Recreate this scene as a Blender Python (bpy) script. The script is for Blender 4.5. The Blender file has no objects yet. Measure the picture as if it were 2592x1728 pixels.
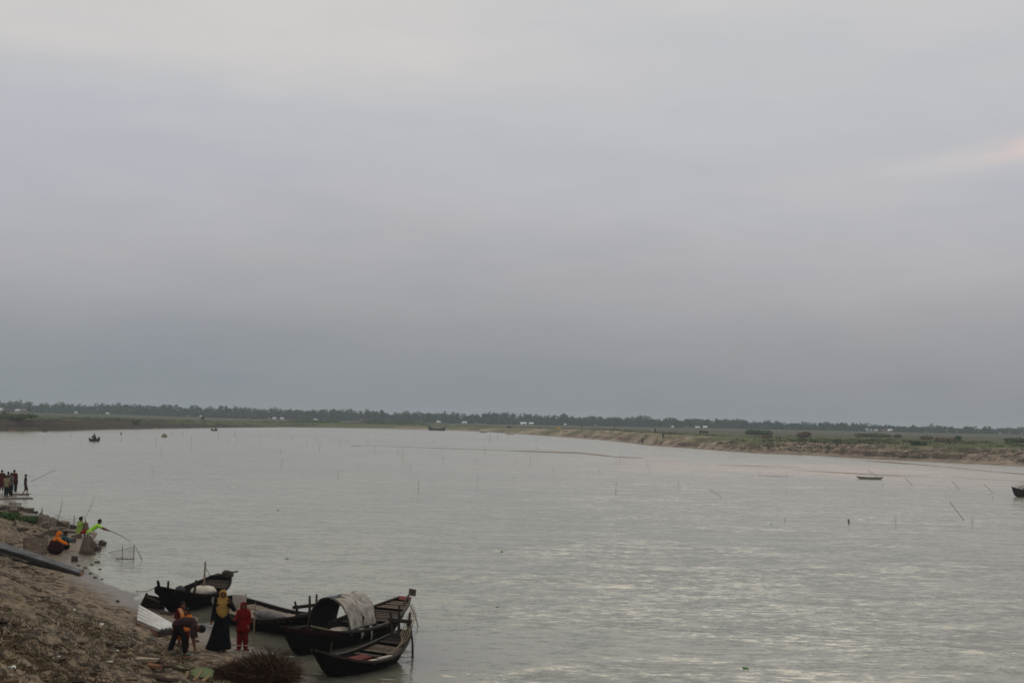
import bpy, bmesh, math, random
import numpy as np
from mathutils import Vector, Matrix
random.seed(7)
rng = np.random.default_rng(11)
C = bpy.context.scene.collection
SC = bpy.context.scene

# ------------------------------------------------------------------ camera
FPX = 3250.0                      # focal length in pixels of a 2592 px wide frame
EYE = Vector((0.0, 0.0, 6.3))
PITCH = math.atan(195.5 / FPX)
ROLL = math.radians(1.22)
Fv = Vector((0, math.cos(PITCH), math.sin(PITCH)))
R0 = Vector((1, 0, 0)); U0 = R0.cross(Fv)
Rv = R0 * math.cos(ROLL) + U0 * math.sin(ROLL)
Uv = -R0 * math.sin(ROLL) + U0 * math.cos(ROLL)
cd = bpy.data.cameras.new('camera'); cam = bpy.data.objects.new('camera', cd); C.objects.link(cam)
cd.sensor_width = 22.33; cd.lens = FPX * 22.33 / 2592.0
cd.clip_start = 0.1; cd.clip_end = 20000
cam.matrix_world = Matrix(((Rv.x, Uv.x, -Fv.x, EYE.x), (Rv.y, Uv.y, -Fv.y, EYE.y), (Rv.z, Uv.z, -Fv.z, EYE.z), (0, 0, 0, 1)))
SC.camera = cam

# ------------------------------------------------------------------ sky and light (dull evening overcast)
SUN_AZ = math.radians(12)         # right of the view direction (+Y), low behind the cloud
SUN_EL = math.radians(36)
w = bpy.data.worlds.new('World'); SC.world = w; w.use_nodes = True
nt = w.node_tree; nt.nodes.clear()
def N(t, typ, **kw):
    n = t.nodes.new(typ)
    for k, v in kw.items(): setattr(n, k, v)
    return n
def L(t, a, b): t.links.new(a, b)
def mathn(t, op, a, b=None, c=None, clamp=False):
    n = N(t, 'ShaderNodeMath', operation=op); n.use_clamp = clamp
    for i, v in enumerate((a, b, c)):
        if v is None: continue
        if isinstance(v, (int, float)): n.inputs[i].default_value = v
        else: L(t, v, n.inputs[i])
    return n.outputs[0]
def ramp(t, fac, stops, interp='LINEAR'):
    n = N(t, 'ShaderNodeValToRGB'); n.color_ramp.interpolation = interp
    e = n.color_ramp.elements
    while len(e) > 1: e.remove(e[-1])
    for i, (p, col) in enumerate(stops):
        q = e[0] if i == 0 else e.new(p)
        q.position = p
        q.color = (col[0], col[1], col[2], 1) if hasattr(col, '__len__') else (col, col, col, 1)
    if not isinstance(fac, (int, float)): L(t, fac, n.inputs[0])
    return n.outputs[0]
def mix(t, fac, a, b, blend='MIX'):
    n = N(t, 'ShaderNodeMix', data_type='RGBA', blend_type=blend)
    for s, v in ((n.inputs[0], fac), (n.inputs[6], a), (n.inputs[7], b)):
        if isinstance(v, (int, float)): s.default_value = v
        elif isinstance(v, tuple): s.default_value = (v[0], v[1], v[2], 1)
        else: L(t, v, s)
    return n.outputs[2]
def srgb(r, g, b):
    f = lambda c: (c / 255 / 12.92) if c / 255 <= 0.04045 else ((c / 255 + 0.055) / 1.055) ** 2.4
    return (f(r), f(g), f(b))
tc = N(nt, 'ShaderNodeTexCoord')
sep = N(nt, 'ShaderNodeSeparateXYZ'); L(nt, tc.outputs['Generated'], sep.inputs[0])
el = mathn(nt, 'ARCSINE', sep.outputs['Z'])
eld = mathn(nt, 'MULTIPLY', el, 180 / math.pi)
az = mathn(nt, 'MULTIPLY', mathn(nt, 'ARCTAN2', sep.outputs['X'], sep.outputs['Y']), 180 / math.pi)
# soft drifting cloud layers: noise in (azimuth, elevation) degrees, stretched sideways
def skyn(sx, sy, seed, detail=4, rough=0.55):
    cb = N(nt, 'ShaderNodeCombineXYZ')
    L(nt, mathn(nt, 'MULTIPLY', sep.outputs['X'], sx), cb.inputs[0])
    L(nt, mathn(nt, 'MULTIPLY', sep.outputs['Y'], sx), cb.inputs[1])
    L(nt, mathn(nt, 'MULTIPLY_ADD', sep.outputs['Z'], sy, seed), cb.inputs[2])
    n = N(nt, 'ShaderNodeTexNoise'); n.inputs['Scale'].default_value = 1.0
    n.inputs['Detail'].default_value = detail; n.inputs['Roughness'].default_value = rough
    L(nt, cb.outputs[0], n.inputs['Vector']); return n.outputs['Fac']
K = 1 / 90.0
n1 = skyn(2.6, 9, 3.1); n2 = skyn(6.0, 26, 9.3, 6, 0.6); n3 = skyn(12, 60, 1.7, 7, 0.65); n4 = skyn(3.0, 14, 20.5, 7, 0.6)
warp = mathn(nt, 'MULTIPLY', mathn(nt, 'MULTIPLY', mathn(nt, 'SUBTRACT', n1, 0.5), 7.0), ramp(nt, mathn(nt, 'DIVIDE', eld, 90.0), [(0.0, 0.15), (9 * K, 1.0)]))
elw = mathn(nt, 'DIVIDE', mathn(nt, 'ADD', eld, warp), 90.0)
stops = [(0.0, srgb(136, 143, 147)), (1.5 * K, srgb(139, 146, 151)), (3.5 * K, srgb(150, 154, 160)), (6.0 * K, srgb(169, 170, 176)),
         (9.0 * K, srgb(182, 183, 190)), (13 * K, srgb(188, 190, 196)), (17 * K, srgb(194, 195, 199)), (24 * K, srgb(210, 208, 204)),
         (40 * K, srgb(216, 213, 206)), (1.0, srgb(206, 206, 204))]
base = ramp(nt, elw, stops)
# warmer and a little darker low on the right
rt = mathn(nt, 'MULTIPLY_ADD', az, 1 / 40.0, 0.5, clamp=True)
lowf = ramp(nt, mathn(nt, 'DIVIDE', eld, 90), [(0.0, 1.0), (9 * K, 0.0)])
base = mix(nt, mathn(nt, 'MULTIPLY', rt, lowf), base, mix(nt, 1.0, base, (1.055, 1.01, 1.02), 'MULTIPLY'))
# thin streaks of lighter / bluer cloud
base = mix(nt, ramp(nt, n2, [(0.44, 0.0), (0.60, 0.55)]), base, mix(nt, 1.0, base, (0.93, 0.955, 0.985), 'MULTIPLY'))
# broken mottling of the deck
base = mix(nt, ramp(nt, n4, [(0.40, 0.0), (0.60, 0.5)]), base, mix(nt, 1.0, base, (1.045, 1.03, 1.01), 'MULTIPLY'))
base = mix(nt, ramp(nt, n3, [(0.44, 0.0), (0.60, 0.35)]), base, mix(nt, 1.0, base, (0.965, 0.97, 0.98), 'MULTIPLY'))
# warm bright gaps in the deck above about 13 degrees, mostly left
gap_el = ramp(nt, mathn(nt, 'DIVIDE', mathn(nt, 'ADD', eld, mathn(nt, 'MULTIPLY', mathn(nt, 'SUBTRACT', n2, 0.5), 5.0)), 90), [(13.6 * K, 0.0), (15.2 * K, 1.0), (45 * K, 0.75), (70 * K, 0.3)])
gap_az = ramp(nt, mathn(nt, 'MULTIPLY_ADD', mathn(nt, 'ADD', az, mathn(nt, 'MULTIPLY', mathn(nt, 'SUBTRACT', n1, 0.5), 40.0)), 1 / 120.0, 0.5), [(0.30, 0.9), (0.45, 0.85), (0.54, 0.0)])
hiw = ramp(nt, mathn(nt, 'DIVIDE', eld, 90), [(20 * K, 0.0), (30 * K, 0.75), (60 * K, 0.2)])
gapm = mathn(nt, 'MAXIMUM', mathn(nt, 'MULTIPLY', gap_el, gap_az), mathn(nt, 'MULTIPLY', hiw, ramp(nt, n1, [(0.42, 0.0), (0.6, 1.0)])))
gapm = mathn(nt, 'MULTIPLY', gapm, ramp(nt, n3, [(0.3, 0.75), (0.6, 1.0)]))
base = mix(nt, mathn(nt, 'MULTIPLY', gapm, 0.55), base, srgb(219, 212, 205))
# a small orange lit rift low on the right where the sun hides
d1 = mathn(nt, 'DIVIDE', mathn(nt, 'SUBTRACT', az, 23.0), 1.9)
d2 = mathn(nt, 'DIVIDE', mathn(nt, 'SUBTRACT', mathn(nt, 'SUBTRACT', eld, mathn(nt, 'MULTIPLY', mathn(nt, 'SUBTRACT', az, 20), 0.1)), 11.5), 0.42)
rr = mathn(nt, 'ADD', mathn(nt, 'MULTIPLY', d1, d1), mathn(nt, 'MULTIPLY', d2, d2))
rift = mathn(nt, 'MULTIPLY', mathn(nt, 'POWER', 2.718, mathn(nt, 'MULTIPLY', rr, -1.0)), ramp(nt, n3, [(0.40, 0.35), (0.62, 1.0)]))
e1 = mathn(nt, 'DIVIDE', mathn(nt, 'SUBTRACT', az, 22.0), 7.0)
e2 = mathn(nt, 'DIVIDE', mathn(nt, 'SUBTRACT', mathn(nt, 'SUBTRACT', eld, mathn(nt, 'MULTIPLY', mathn(nt, 'SUBTRACT', az, 20), 0.13)), 11.3), 0.5)
ee = mathn(nt, 'ADD', mathn(nt, 'MULTIPLY', e1, e1), mathn(nt, 'MULTIPLY', e2, e2))
wisp = mathn(nt, 'MULTIPLY', mathn(nt, 'POWER', 2.718, mathn(nt, 'MULTIPLY', ee, -1.0)), ramp(nt, n3, [(0.36, 0.3), (0.60, 1.0)]))
base = mix(nt, mathn(nt, 'MULTIPLY', wisp, 0.55, clamp=True), base, srgb(212, 204, 199))
base = mix(nt, mathn(nt, 'MULTIPLY', rift, 0.95, clamp=True), base, srgb(242, 205, 190))
base_sky = base
nish = N(nt, 'ShaderNodeTexSky', sky_type='NISHITA'); nish.sun_disc = False
nish.sun_elevation = SUN_EL; nish.sun_rotation = SUN_AZ; nish.air_density = 1.5; nish.dust_density = 4.0
bg1 = N(nt, 'ShaderNodeBackground'); bg1.inputs[1].default_value = 0.05; L(nt, nish.outputs[0], bg1.inputs[0])
bg2 = N(nt, 'ShaderNodeBackground'); bg2.inputs[1].default_value = 1.0; L(nt, base_sky, bg2.inputs[0])
ms = N(nt, 'ShaderNodeMixShader'); ms.inputs[0].default_value = 0.97      # cloud deck covers nearly all of the clear sky
L(nt, bg1.outputs[0], ms.inputs[1]); L(nt, bg2.outputs[0], ms.inputs[2])
wo = N(nt, 'ShaderNodeOutputWorld'); L(nt, ms.outputs[0], wo.inputs[0])
sl = bpy.data.lights.new('sun', 'SUN'); sl.energy = 0.5; sl.angle = math.radians(28); sl.color = (1, 0.88, 0.72)
so = bpy.data.objects.new('sun', sl); C.objects.link(so)
sd = Vector((math.sin(SUN_AZ) * math.cos(SUN_EL), math.cos(SUN_AZ) * math.cos(SUN_EL), math.sin(SUN_EL)))
so.rotation_euler = sd.to_track_quat('Z', 'Y').to_euler(); so.location = (0, 0, 60)
vs = SC.view_settings; vs.view_transform = 'Standard'; vs.look = 'None'; vs.gamma = 1; vs.use_curve_mapping = False; vs.exposure = 0.0
SC.cycles.pixel_filter_type = 'BLACKMAN_HARRIS'; SC.cycles.filter_width = 1.7
SC.cycles.volume_bounces = 0; SC.cycles.max_bounces = 6; SC.cycles.transparent_max_bounces = 24
SC.cycles.use_denoising = True

# ------------------------------------------------------------------ helpers
def ray(px, py):
    return (Fv * FPX + Rv * (px - 1296) - Uv * (py - 864)).normalized()
def at_z(px, py, z=0.0):
    d = ray(px, py); s = (z - EYE.z) / d.z; return EYE + d * s
def at_d(px, py, Y):
    d = ray(px, py); return EYE + d * (Y / d.y)

def hash2(ix, iy, seed):
    h = (ix.astype(np.int64) * 374761393 + iy.astype(np.int64) * 668265263 + seed * 982451653) & 0xffffffff
    h = ((h ^ (h >> 13)) * 1274126177) & 0xffffffff
    return ((h ^ (h >> 16)) & 0xffff) / 65535.0
def vnoise(x, y, seed=0):
    ix = np.floor(x); iy = np.floor(y); fx = x - ix; fy = y - iy
    fx = fx * fx * fx * (fx * (fx * 6 - 15) + 10); fy = fy * fy * fy * (fy * (fy * 6 - 15) + 10)
    a = hash2(ix, iy, seed); b = hash2(ix + 1, iy, seed); c = hash2(ix, iy + 1, seed); d = hash2(ix + 1, iy + 1, seed)
    return (a * (1 - fx) + b * fx) * (1 - fy) + (c * (1 - fx) + d * fx) * fy - 0.5
def fbm(x, y, seed=0, o=4, g=0.5):
    s = 0; a = 1.0; n = 0
    for i in range(o):
        s = s + a * vnoise(x * 2 ** i + 13.7 * i, y * 2 ** i + 5.1 * i, seed + i); n += a; a *= g
    return s / n * 2      # about -1..1

def link_mesh(name, verts, faces, mats=None, parent=None, smooth=False, fmat=None):
    me = bpy.data.meshes.new(name)
    me.from_pydata([tuple(v) for v in verts] if not isinstance(verts, np.ndarray) else verts.tolist(), [], faces)
    if mats is not None:
        for m in (mats if isinstance(mats, (list, tuple)) else [mats]): me.materials.append(m)
    if smooth: me.polygons.foreach_set('use_smooth', [True] * len(me.polygons))
    if fmat is not None: me.polygons.foreach_set('material_index', fmat)
    me.update()
    o = bpy.data.objects.new(name, me); C.objects.link(o)
    if parent is not None: o.parent = parent
    return o
def grid_mesh(name, P, mat, smooth=True):
    # P: (n, m, 3) array
    n, m = P.shape[:2]
    me = bpy.data.meshes.new(name)
    me.vertices.add(n * m); me.vertices.foreach_set('co', P.reshape(-1).astype(np.float32))
    i = np.arange((n - 1) * (m - 1)); r = i // (m - 1); c = i % (m - 1)
    q = np.stack([r * m + c, r * m + c + 1, (r + 1) * m + c + 1, (r + 1) * m + c], 1).astype(np.int32)
    me.loops.add(q.size); me.loops.foreach_set('vertex_index', q.reshape(-1))
    me.polygons.add(len(q)); me.polygons.foreach_set('loop_start', np.arange(0, q.size, 4, dtype=np.int32))
    me.polygons.foreach_set('use_smooth', np.full(len(q), smooth))
    me.materials.append(mat); me.update(calc_edges=True)
    o = bpy.data.objects.new(name, me); C.objects.link(o); return o
def tag(o, label=None, cat=None, group=None, kind=None):
    if label: o['label'] = label
    if cat: o['category'] = cat
    if group: o['group'] = group
    if kind: o['kind'] = kind
    return o
def thing(name, label, cat, loc=(0, 0, 0), rz=0.0, group=None):
    o = bpy.data.objects.new(name, None); C.objects.link(o); o.empty_display_size = 0.2
    o.location = loc; o.rotation_euler = (0, 0, rz)
    return tag(o, label, cat, group)

class MB:
    """collects simple shapes, builds ONE mesh object"""
    def __init__(s): s.v = []; s.f = []
    def add(s, v, f):
        b = len(s.v); s.v += [tuple(p) for p in v]; s.f += [tuple(i + b for i in q) for q in f]; return s
    def box(s, c, d, rz=0.0, M=None, jit=0.0):
        hx, hy, hz = d[0] / 2, d[1] / 2, d[2] / 2
        vs_ = [Vector((x, y, z)) for x in (-hx, hx) for y in (-hy, hy) for z in (-hz, hz)]
        if jit: vs_ = [p + Vector((random.uniform(-jit, jit), random.uniform(-jit, jit), random.uniform(-jit, jit))) for p in vs_]
        Rm = Matrix.Rotation(rz, 3, 'Z') if M is None else M
        c = Vector(c)
        return s.add([Rm @ p + c for p in vs_], [(0, 1, 3, 2), (4, 6, 7, 5), (0, 4, 5, 1), (2, 3, 7, 6), (0, 2, 6, 4), (1, 5, 7, 3)])
    def tube(s, pts, r, n=6, cap=True):
        pts = [Vector(p) for p in pts]; m = len(pts)
        rs = [r] * m if isinstance(r, (int, float)) else r
        vs_ = []
        ref = Vector((0, 0, 1))
        for i, p in enumerate(pts):
            t = (pts[min(i + 1, m - 1)] - pts[max(i - 1, 0)])
            t = t.normalized() if t.length > 1e-9 else Vector((0, 0, 1))
            rf = ref if abs(t.dot(ref)) < 0.95 else Vector((1, 0, 0))
            a = t.cross(rf).normalized(); b = t.cross(a)
            for k in range(n):
                th = 2 * math.pi * k / n
                vs_.append(p + (a * math.cos(th) + b * math.sin(th)) * rs[i])
        fs = [(i * n + k, i * n + (k + 1) % n, (i + 1) * n + (k + 1) % n, (i + 1) * n + k) for i in range(m - 1) for k in range(n)]
        if cap: fs += [tuple(range(n))[::-1], tuple((m - 1) * n + k for k in range(n))]
        return s.add(vs_, fs)
    def bar(s, a, b, wd, th):
        """plank from a to b, wd wide, th thick"""
        a = Vector(a); b = Vector(b); t = (b - a); ln = t.length; t.normalize()
        up = Vector((0, 0, 1)) if abs(t.z) < 0.9 else Vector((1, 0, 0))
        y = up.cross(t).normalized(); z = t.cross(y)
        M = Matrix((t, y, z)).transposed()
        return s.box((a + b) / 2, (ln, wd, th), M=M)
    def ell(s, c, r, nu=10, nv=7, M=None):
        vs_ = []; c = Vector(c)
        for j in range(nv + 1):
            ph = math.pi * j / nv
            for i in range(nu):
                th = 2 * math.pi * i / nu
                p = Vector((r[0] * math.sin(ph) * math.cos(th), r[1] * math.sin(ph) * math.sin(th), r[2] * math.cos(ph)))
                vs_.append((M @ p if M else p) + c)
        fs = [(j * nu + i, (j + 1) * nu + i, (j + 1) * nu + (i + 1) % nu, j * nu + (i + 1) % nu) for j in range(nv) for i in range(nu)]
        return s.add(vs_, fs)
    def loft(s, rings, closed=True, cap=True):
        n = len(rings[0]); vs_ = [p for r_ in rings for p in r_]
        kk = n if closed else n - 1
        fs = [(i * n + k, i * n + (k + 1) % n, (i + 1) * n + (k + 1) % n, (i + 1) * n + k) for i in range(len(rings) - 1) for k in range(kk)]
        if cap: fs += [tuple(range(n))[::-1], tuple((len(rings) - 1) * n + k for k in range(n))]
        return s.add(vs_, fs)
    def build(s, name, mat, parent=None, smooth=False):
        return link_mesh(name, s.v, s.f, mat, parent, smooth)

# ------------------------------------------------------------------ materials
def mat(name, col, rough=0.8, noise=0.25, scale=3.0, spec=0.3, bump=0.0, col2=None, metal=0.0, stretch=(1, 1, 1), emis=None):
    m = bpy.data.materials.new(name); m.use_nodes = True; t = m.node_tree
    b = t.nodes['Principled BSDF']
    tcn = N(t, 'ShaderNodeTexCoord'); mp = N(t, 'ShaderNodeMapping'); L(t, tcn.outputs['Object'], mp.inputs[0]); mp.inputs['Scale'].default_value = stretch
    nn = N(t, 'ShaderNodeTexNoise'); nn.inputs['Scale'].default_value = scale; nn.inputs['Detail'].default_value = 5; nn.inputs['Roughness'].default_value = 0.62
    L(t, mp.outputs[0], nn.inputs['Vector'])
    c2 = col2 if col2 else tuple(c * (1 - noise) for c in col); c1 = col if col2 else tuple(min(1, c * (1 + noise)) for c in col)
    L(t, ramp(t, nn.outputs['Fac'], [(0.36, c1), (0.64, c2)]), b.inputs['Base Color'])
    b.inputs['Roughness'].default_value = rough; b.inputs['Metallic'].default_value = metal
    b.inputs['Specular IOR Level'].default_value = spec
    if bump:
        bp = N(t, 'ShaderNodeBump'); bp.inputs['Strength'].default_value = bump; bp.inputs['Distance'].default_value = 0.02
        L(t, nn.outputs['Fac'], bp.inputs['Height']); L(t, bp.outputs[0], b.inputs['Normal'])
    return m
# ------------------------------------------------------------------ near bank
SHORE_PX = [(-420, 1238), (-120, 1262), (0, 1274), (50, 1278), (88, 1293), (98, 1302), (150, 1312), (172, 1336), (215, 1346), (238, 1362), (262, 1380), (252, 1402), (215, 1418),
            (226, 1436), (242, 1456), (272, 1474), (312, 1493), (352, 1513), (402, 1542), (445, 1552), (492, 1562), (512, 1580), (532, 1592), (570, 1606), (640, 1640),
            (700, 1664), (740, 1684), (775, 1704), (802, 1730), (832, 1785)]
SHORE = [(-330.0, 520.0), (-160.0, 260.0), (-90.0, 160.0)] + [tuple(at_z(*p).xy) for p in SHORE_PX] + [(0.0, 21.0), (5.0, 14.0), (11.0, 5.0), (18.0, -8.0), (30.0, -60.0)]
def smooth_poly(P, it=1):
    for _ in range(it):
        Q = [P[0]]
        for a, b in zip(P[:-1], P[1:]):
            Q += [(a[0] * .75 + b[0] * .25, a[1] * .75 + b[1] * .25), (a[0] * .25 + b[0] * .75, a[1] * .25 + b[1] * .75)]
        Q.append(P[-1]); P = Q
    return P
SHORE = np.array(smooth_poly(SHORE, 1))
LANDPOLY = np.vstack([SHORE, [[-400.0, -60.0], [-600.0, 520.0]]])
def sdist(x, y):
    """signed distance to the shoreline, + on land"""
    x = np.asarray(x, float).ravel(); y = np.asarray(y, float).ravel()
    best = np.full(x.shape, 1e18)
    for a, b in zip(SHORE[:-1], SHORE[1:]):
        dx, dy = b - a; l2 = dx * dx + dy * dy
        t = np.clip(((x - a[0]) * dx + (y - a[1]) * dy) / l2, 0, 1)
        d = (x - a[0] - t * dx) ** 2 + (y - a[1] - t * dy) ** 2
        best = np.minimum(best, d)
    ins = np.zeros(x.shape, bool); P = LANDPOLY
    for i in range(len(P)):
        a = P[i]; b = P[(i + 1) % len(P)]
        c = ((a[1] > y) != (b[1] > y)); 
        with np.errstate(divide='ignore', invalid='ignore'):
            xi = (b[0] - a[0]) * (y - a[1]) / (b[1] - a[1]) + a[0]
        ins ^= c & (x < xi)
    return np.where(ins, 1, -1) * np.sqrt(best)
def bank_base(t):
    tl = np.maximum(t, 0)
    z = 0.07 * tl + 0.037 * tl ** 2
    z = np.where(tl > 9.2, 0.07 * 9.2 + 0.037 * 9.2 ** 2 + (tl - 9.2) * 0.35, z)
    z = np.minimum(z, 4.75)
    return np.where(t < 0, np.maximum(0.3 * t, -1.3), z)
def sstep(a, b, x):
    u = np.clip((x - a) / (b - a), 0, 1); return u * u * (3 - 2 * u)
def bankH(x, y, fine=True):
    x = np.asarray(x, float); y = np.asarray(y, float); sh = x.shape; x = x.ravel(); y = y.ravel()
    t = sdist(x, y) + 0.35 * fbm(x / 1.6, y / 1.6, 3, 3)
    z = bank_base(t)
    land = sstep(-0.4, 1.0, t)
    if fine:
        rough = sstep(1.6, 3.2, t)
        # broken terraces of slumped turf: small scarps following the slope
        h = z / 0.17 + 1.1 * fbm(x / 1.3, y / 1.3, 21, 4)
        fr = h - np.floor(h); st = (np.floor(h) + sstep(0.55, 0.95, fr)) * 0.17
        patch = sstep(-0.25, 0.25, fbm(x / 2.8, y / 2.8, 31, 3))
        z = z + rough * patch * 0.8 * (st - h * 0.17)
        z = z + rough * (0.11 * fbm(x / 0.9, y / 0.9, 41, 4, 0.6) + 0.045 * np.abs(fbm(x / 0.28, y / 0.28, 51, 3, 0.6)))
        z = z + land * (0.012 + 0.05 * (1 - rough) * 0.4) * fbm(x / 0.5, y / 0.5, 61, 4, 0.6)
    return z.reshape(sh)
def H(x, y):
    return max(float(bankH(np.array([x]), np.array([y]))[0]), 0.0)
_D = np.linspace(14, 130, 5200)
def ground(px, py):
    """where the sight line through a pixel meets the bank or the water"""
    d = ray(px, py); s = _D / d.y
    X = EYE.x + d.x * s; Z = EYE.z + d.z * s
    g = np.maximum(bankH(X, _D), 0.0)
    k = np.argmax(Z <= g)
    return Vector((X[k], _D[k], g[k]))

# mud: sand, wet edge, dry turf patches
m_mud = bpy.data.materials.new('bank_mud'); m_mud.use_nodes = True; t = m_mud.node_tree
b = t.nodes['Principled BSDF']; ge = N(t, 'ShaderNodeNewGeometry'); P_ = ge.outputs['Position']
def tnoise(t, vec, scale, detail=5, rough=0.6, stretch=None):
    if stretch:
        mp = N(t, 'ShaderNodeMapping'); mp.inputs['Scale'].default_value = stretch; L(t, vec, mp.inputs[0]); vec = mp.outputs[0]
    n = N(t, 'ShaderNodeTexNoise'); n.inputs['Scale'].default_value = scale; n.inputs['Detail'].default_value = detail; n.inputs['Roughness'].default_value = rough
    L(t, vec, n.inputs['Vector']); return n.outputs['Fac']
sx = N(t, 'ShaderNodeSeparateXYZ'); L(t, P_, sx.inputs[0])
nA = tnoise(t, P_, 0.9); nB = tnoise(t, P_, 4.0, 6, 0.7); nC = tnoise(t, P_, 18.0, 4, 0.7); nD = tnoise(t, P_, 0.35, 4)
col = ramp(t, nB, [(0.36, (0.27, 0.205, 0.135)), (0.48, (0.185, 0.138, 0.090)), (0.57, (0.075, 0.053, 0.035))])
dark = mathn(t, 'MULTIPLY', ramp(t, mathn(t, 'ADD', mathn(t, 'MULTIPLY', nB, 0.55), mathn(t, 'MULTIPLY', nA, 0.45)), [(0.525, 0.0), (0.56, 1.0)]), ramp(t, sx.outputs['Z'], [(0.0, 0.0), (0.20, 0.0), (0.45, 1.0)]))
dk2 = mathn(t, 'MULTIPLY', ramp(t, mathn(t, 'ADD', mathn(t, 'MULTIPLY', nB, 0.6), mathn(t, 'MULTIPLY', nC, 0.4)), [(0.53, 0.0), (0.57, 1.0)]), ramp(t, sx.outputs['Z'], [(0.0, 0.0), (0.12, 0.0), (0.4, 1.0)]))
dark = mathn(t, 'MAXIMUM', dark, dk2)
col = mix(t, mathn(t, 'MULTIPLY', dark, 0.85), col, (0.040, 0.030, 0.023))
grn = mathn(t, 'MULTIPLY', ramp(t, mathn(t, 'ADD', mathn(t, 'MULTIPLY', nC, 0.5), mathn(t, 'MULTIPLY', nD, 0.5)), [(0.52, 0.0), (0.60, 1.0)]), ramp(t, sx.outputs['Z'], [(0.0, 0.0), (0.4, 0.0), (0.8, 1.0)]))
col = mix(t, mathn(t, 'MULTIPLY', grn, 0.7), col, (0.085, 0.08, 0.035))
wet = ramp(t, mathn(t, 'ADD', sx.outputs['Z'], mathn(t, 'MULTIPLY', mathn(t, 'SUBTRACT', nA, 0.5), 0.12)), [(0.03, 1.0), (0.20, 0.0)])
col = mix(t, mathn(t, 'MULTIPLY', wet, 0.8), col, (0.085, 0.068, 0.052))
L(t, col, b.inputs['Base Color'])
L(t, mathn(t, 'MULTIPLY_ADD', wet, -0.62, 0.92), b.inputs['Roughness']); b.inputs['Specular IOR Level'].default_value = 0.4
bp = N(t, 'ShaderNodeBump'); bp.inputs['Strength'].default_value = 1.0; bp.inputs['Distance'].default_value = 0.07
L(t, mathn(t, 'ADD', nB, mathn(t, 'MULTIPLY', nC, 0.4)), bp.inputs['Height']); L(t, bp.outputs[0], b.inputs['Normal'])

azs = np.concatenate([np.linspace(-179.9, -40, 60), np.linspace(-39, -27, 30), np.linspace(-26.5, -3.5, 640), np.linspace(-3, 30, 60), np.linspace(33, 180, 50)])
ds = np.concatenate([np.linspace(0.3, 8.8, 30), np.geomspace(9, 120, 860), np.geomspace(123, 600, 60)])
A, D = np.meshgrid(np.radians(azs), ds, indexing='ij')
X = np.sin(A) * D; Y = np.cos(A) * D
Z = bankH(X, Y)
Z = np.where((D > 200), np.where(Z < 0, Z, np.minimum(Z, 2.5)), Z)
tag(grid_mesh('river_bank', np.stack([X, Y, Z], 2)[::-1], m_mud), kind='structure')

# ------------------------------------------------------------------ water
m_w = bpy.data.materials.new('river_water'); m_w.use_nodes = True; t = m_w.node_tree
b = t.nodes['Principled BSDF']; ge = N(t, 'ShaderNodeNewGeometry'); P_ = ge.outputs['Position']
sx = N(t, 'ShaderNodeSeparateXYZ'); L(t, P_, sx.inputs[0])
# silty shallows over the sand bars to the right
def ellmask(cx, cy, ax, ay, rot, soft=0.5):
    c, s = math.cos(rot), math.sin(rot)
    dx = mathn(t, 'SUBTRACT', sx.outputs['X'], cx); dy = mathn(t, 'SUBTRACT', sx.outputs['Y'], cy)
    u = mathn(t, 'DIVIDE', mathn(t, 'ADD', mathn(t, 'MULTIPLY', dx, c), mathn(t, 'MULTIPLY', dy, s)), ax)
    v = mathn(t, 'DIVIDE', mathn(t, 'ADD', mathn(t, 'MULTIPLY', dx, -s), mathn(t, 'MULTIPLY', dy, c)), ay)
    r2 = mathn(t, 'ADD', mathn(t, 'MULTIPLY', u, u), mathn(t, 'MULTIPLY', v, v))
    return mathn(t, 'POWER', 2.718, mathn(t, 'MULTIPLY', r2, -1.0))
pa = at_z(1700, 1168); pb = at_z(2560, 1218)
ang = math.atan2(pb.y - pa.y, pb.x - pa.x)
shal = ellmask((pa.x + pb.x) / 2, (pa.y + pb.y) / 2, (pb - pa).length * 0.66, 34, ang)
nS = tnoise(t, P_, 0.05, 4, 0.6)
shal = mathn(t, 'MULTIPLY', shal, ramp(t, nS, [(0.35, 0.3), (0.6, 1.0)]))
nW = tnoise(t, P_, 0.035, 3, 0.5, (1, 0.5, 1))
wcol = mix(t, ramp(t, nW, [(0.4, 0.0), (0.6, 1.0)]), (0.305, 0.305, 0.240), (0.270, 0.275, 0.222))
wcol = mix(t, mathn(t, 'MULTIPLY', shal, 0.85), wcol, (0.60, 0.44, 0.34))
b.inputs['IOR'].default_value = 1.33
# wind ripples: facets tilted by layered noise, broken by slicks and gusts
def ncol(scale, detail, stretch):
    mp = N(t, 'ShaderNodeMapping'); mp.inputs['Scale'].default_value = stretch; L(t, P_, mp.inputs[0])
    n = N(t, 'ShaderNodeTexNoise'); n.inputs['Scale'].default_value = scale; n.inputs['Detail'].default_value = detail; n.inputs['Roughness'].default_value = 0.6
    L(t, mp.outputs[0], n.inputs['Vector'])
    v = N(t, 'ShaderNodeVectorMath', operation='SUBTRACT'); L(t, n.outputs['Color'], v.inputs[0]); v.inputs[1].default_value = (.5, .5, .5); return v.outputs[0]
def vmul(a, k):
    v = N(t, 'ShaderNodeVectorMath', operation='MULTIPLY'); L(t, a, v.inputs[0])
    if isinstance(k, tuple): v.inputs[1].default_value = k
    else: L(t, k, v.inputs[1])
    return v.outputs[0]
def vadd(a, b_):
    v = N(t, 'ShaderNodeVectorMath', operation='ADD'); L(t, a, v.inputs[0])
    if isinstance(b_, tuple): v.inputs[1].default_value = b_
    else: L(t, b_, v.inputs[1])
    return v.outputs[0]
calm = ramp(t, tnoise(t, P_, 0.030, 5, 0.6, (0.35, 1.0, 1)), [(0.40, 0.55), (0.54, 1.0)])
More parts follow.
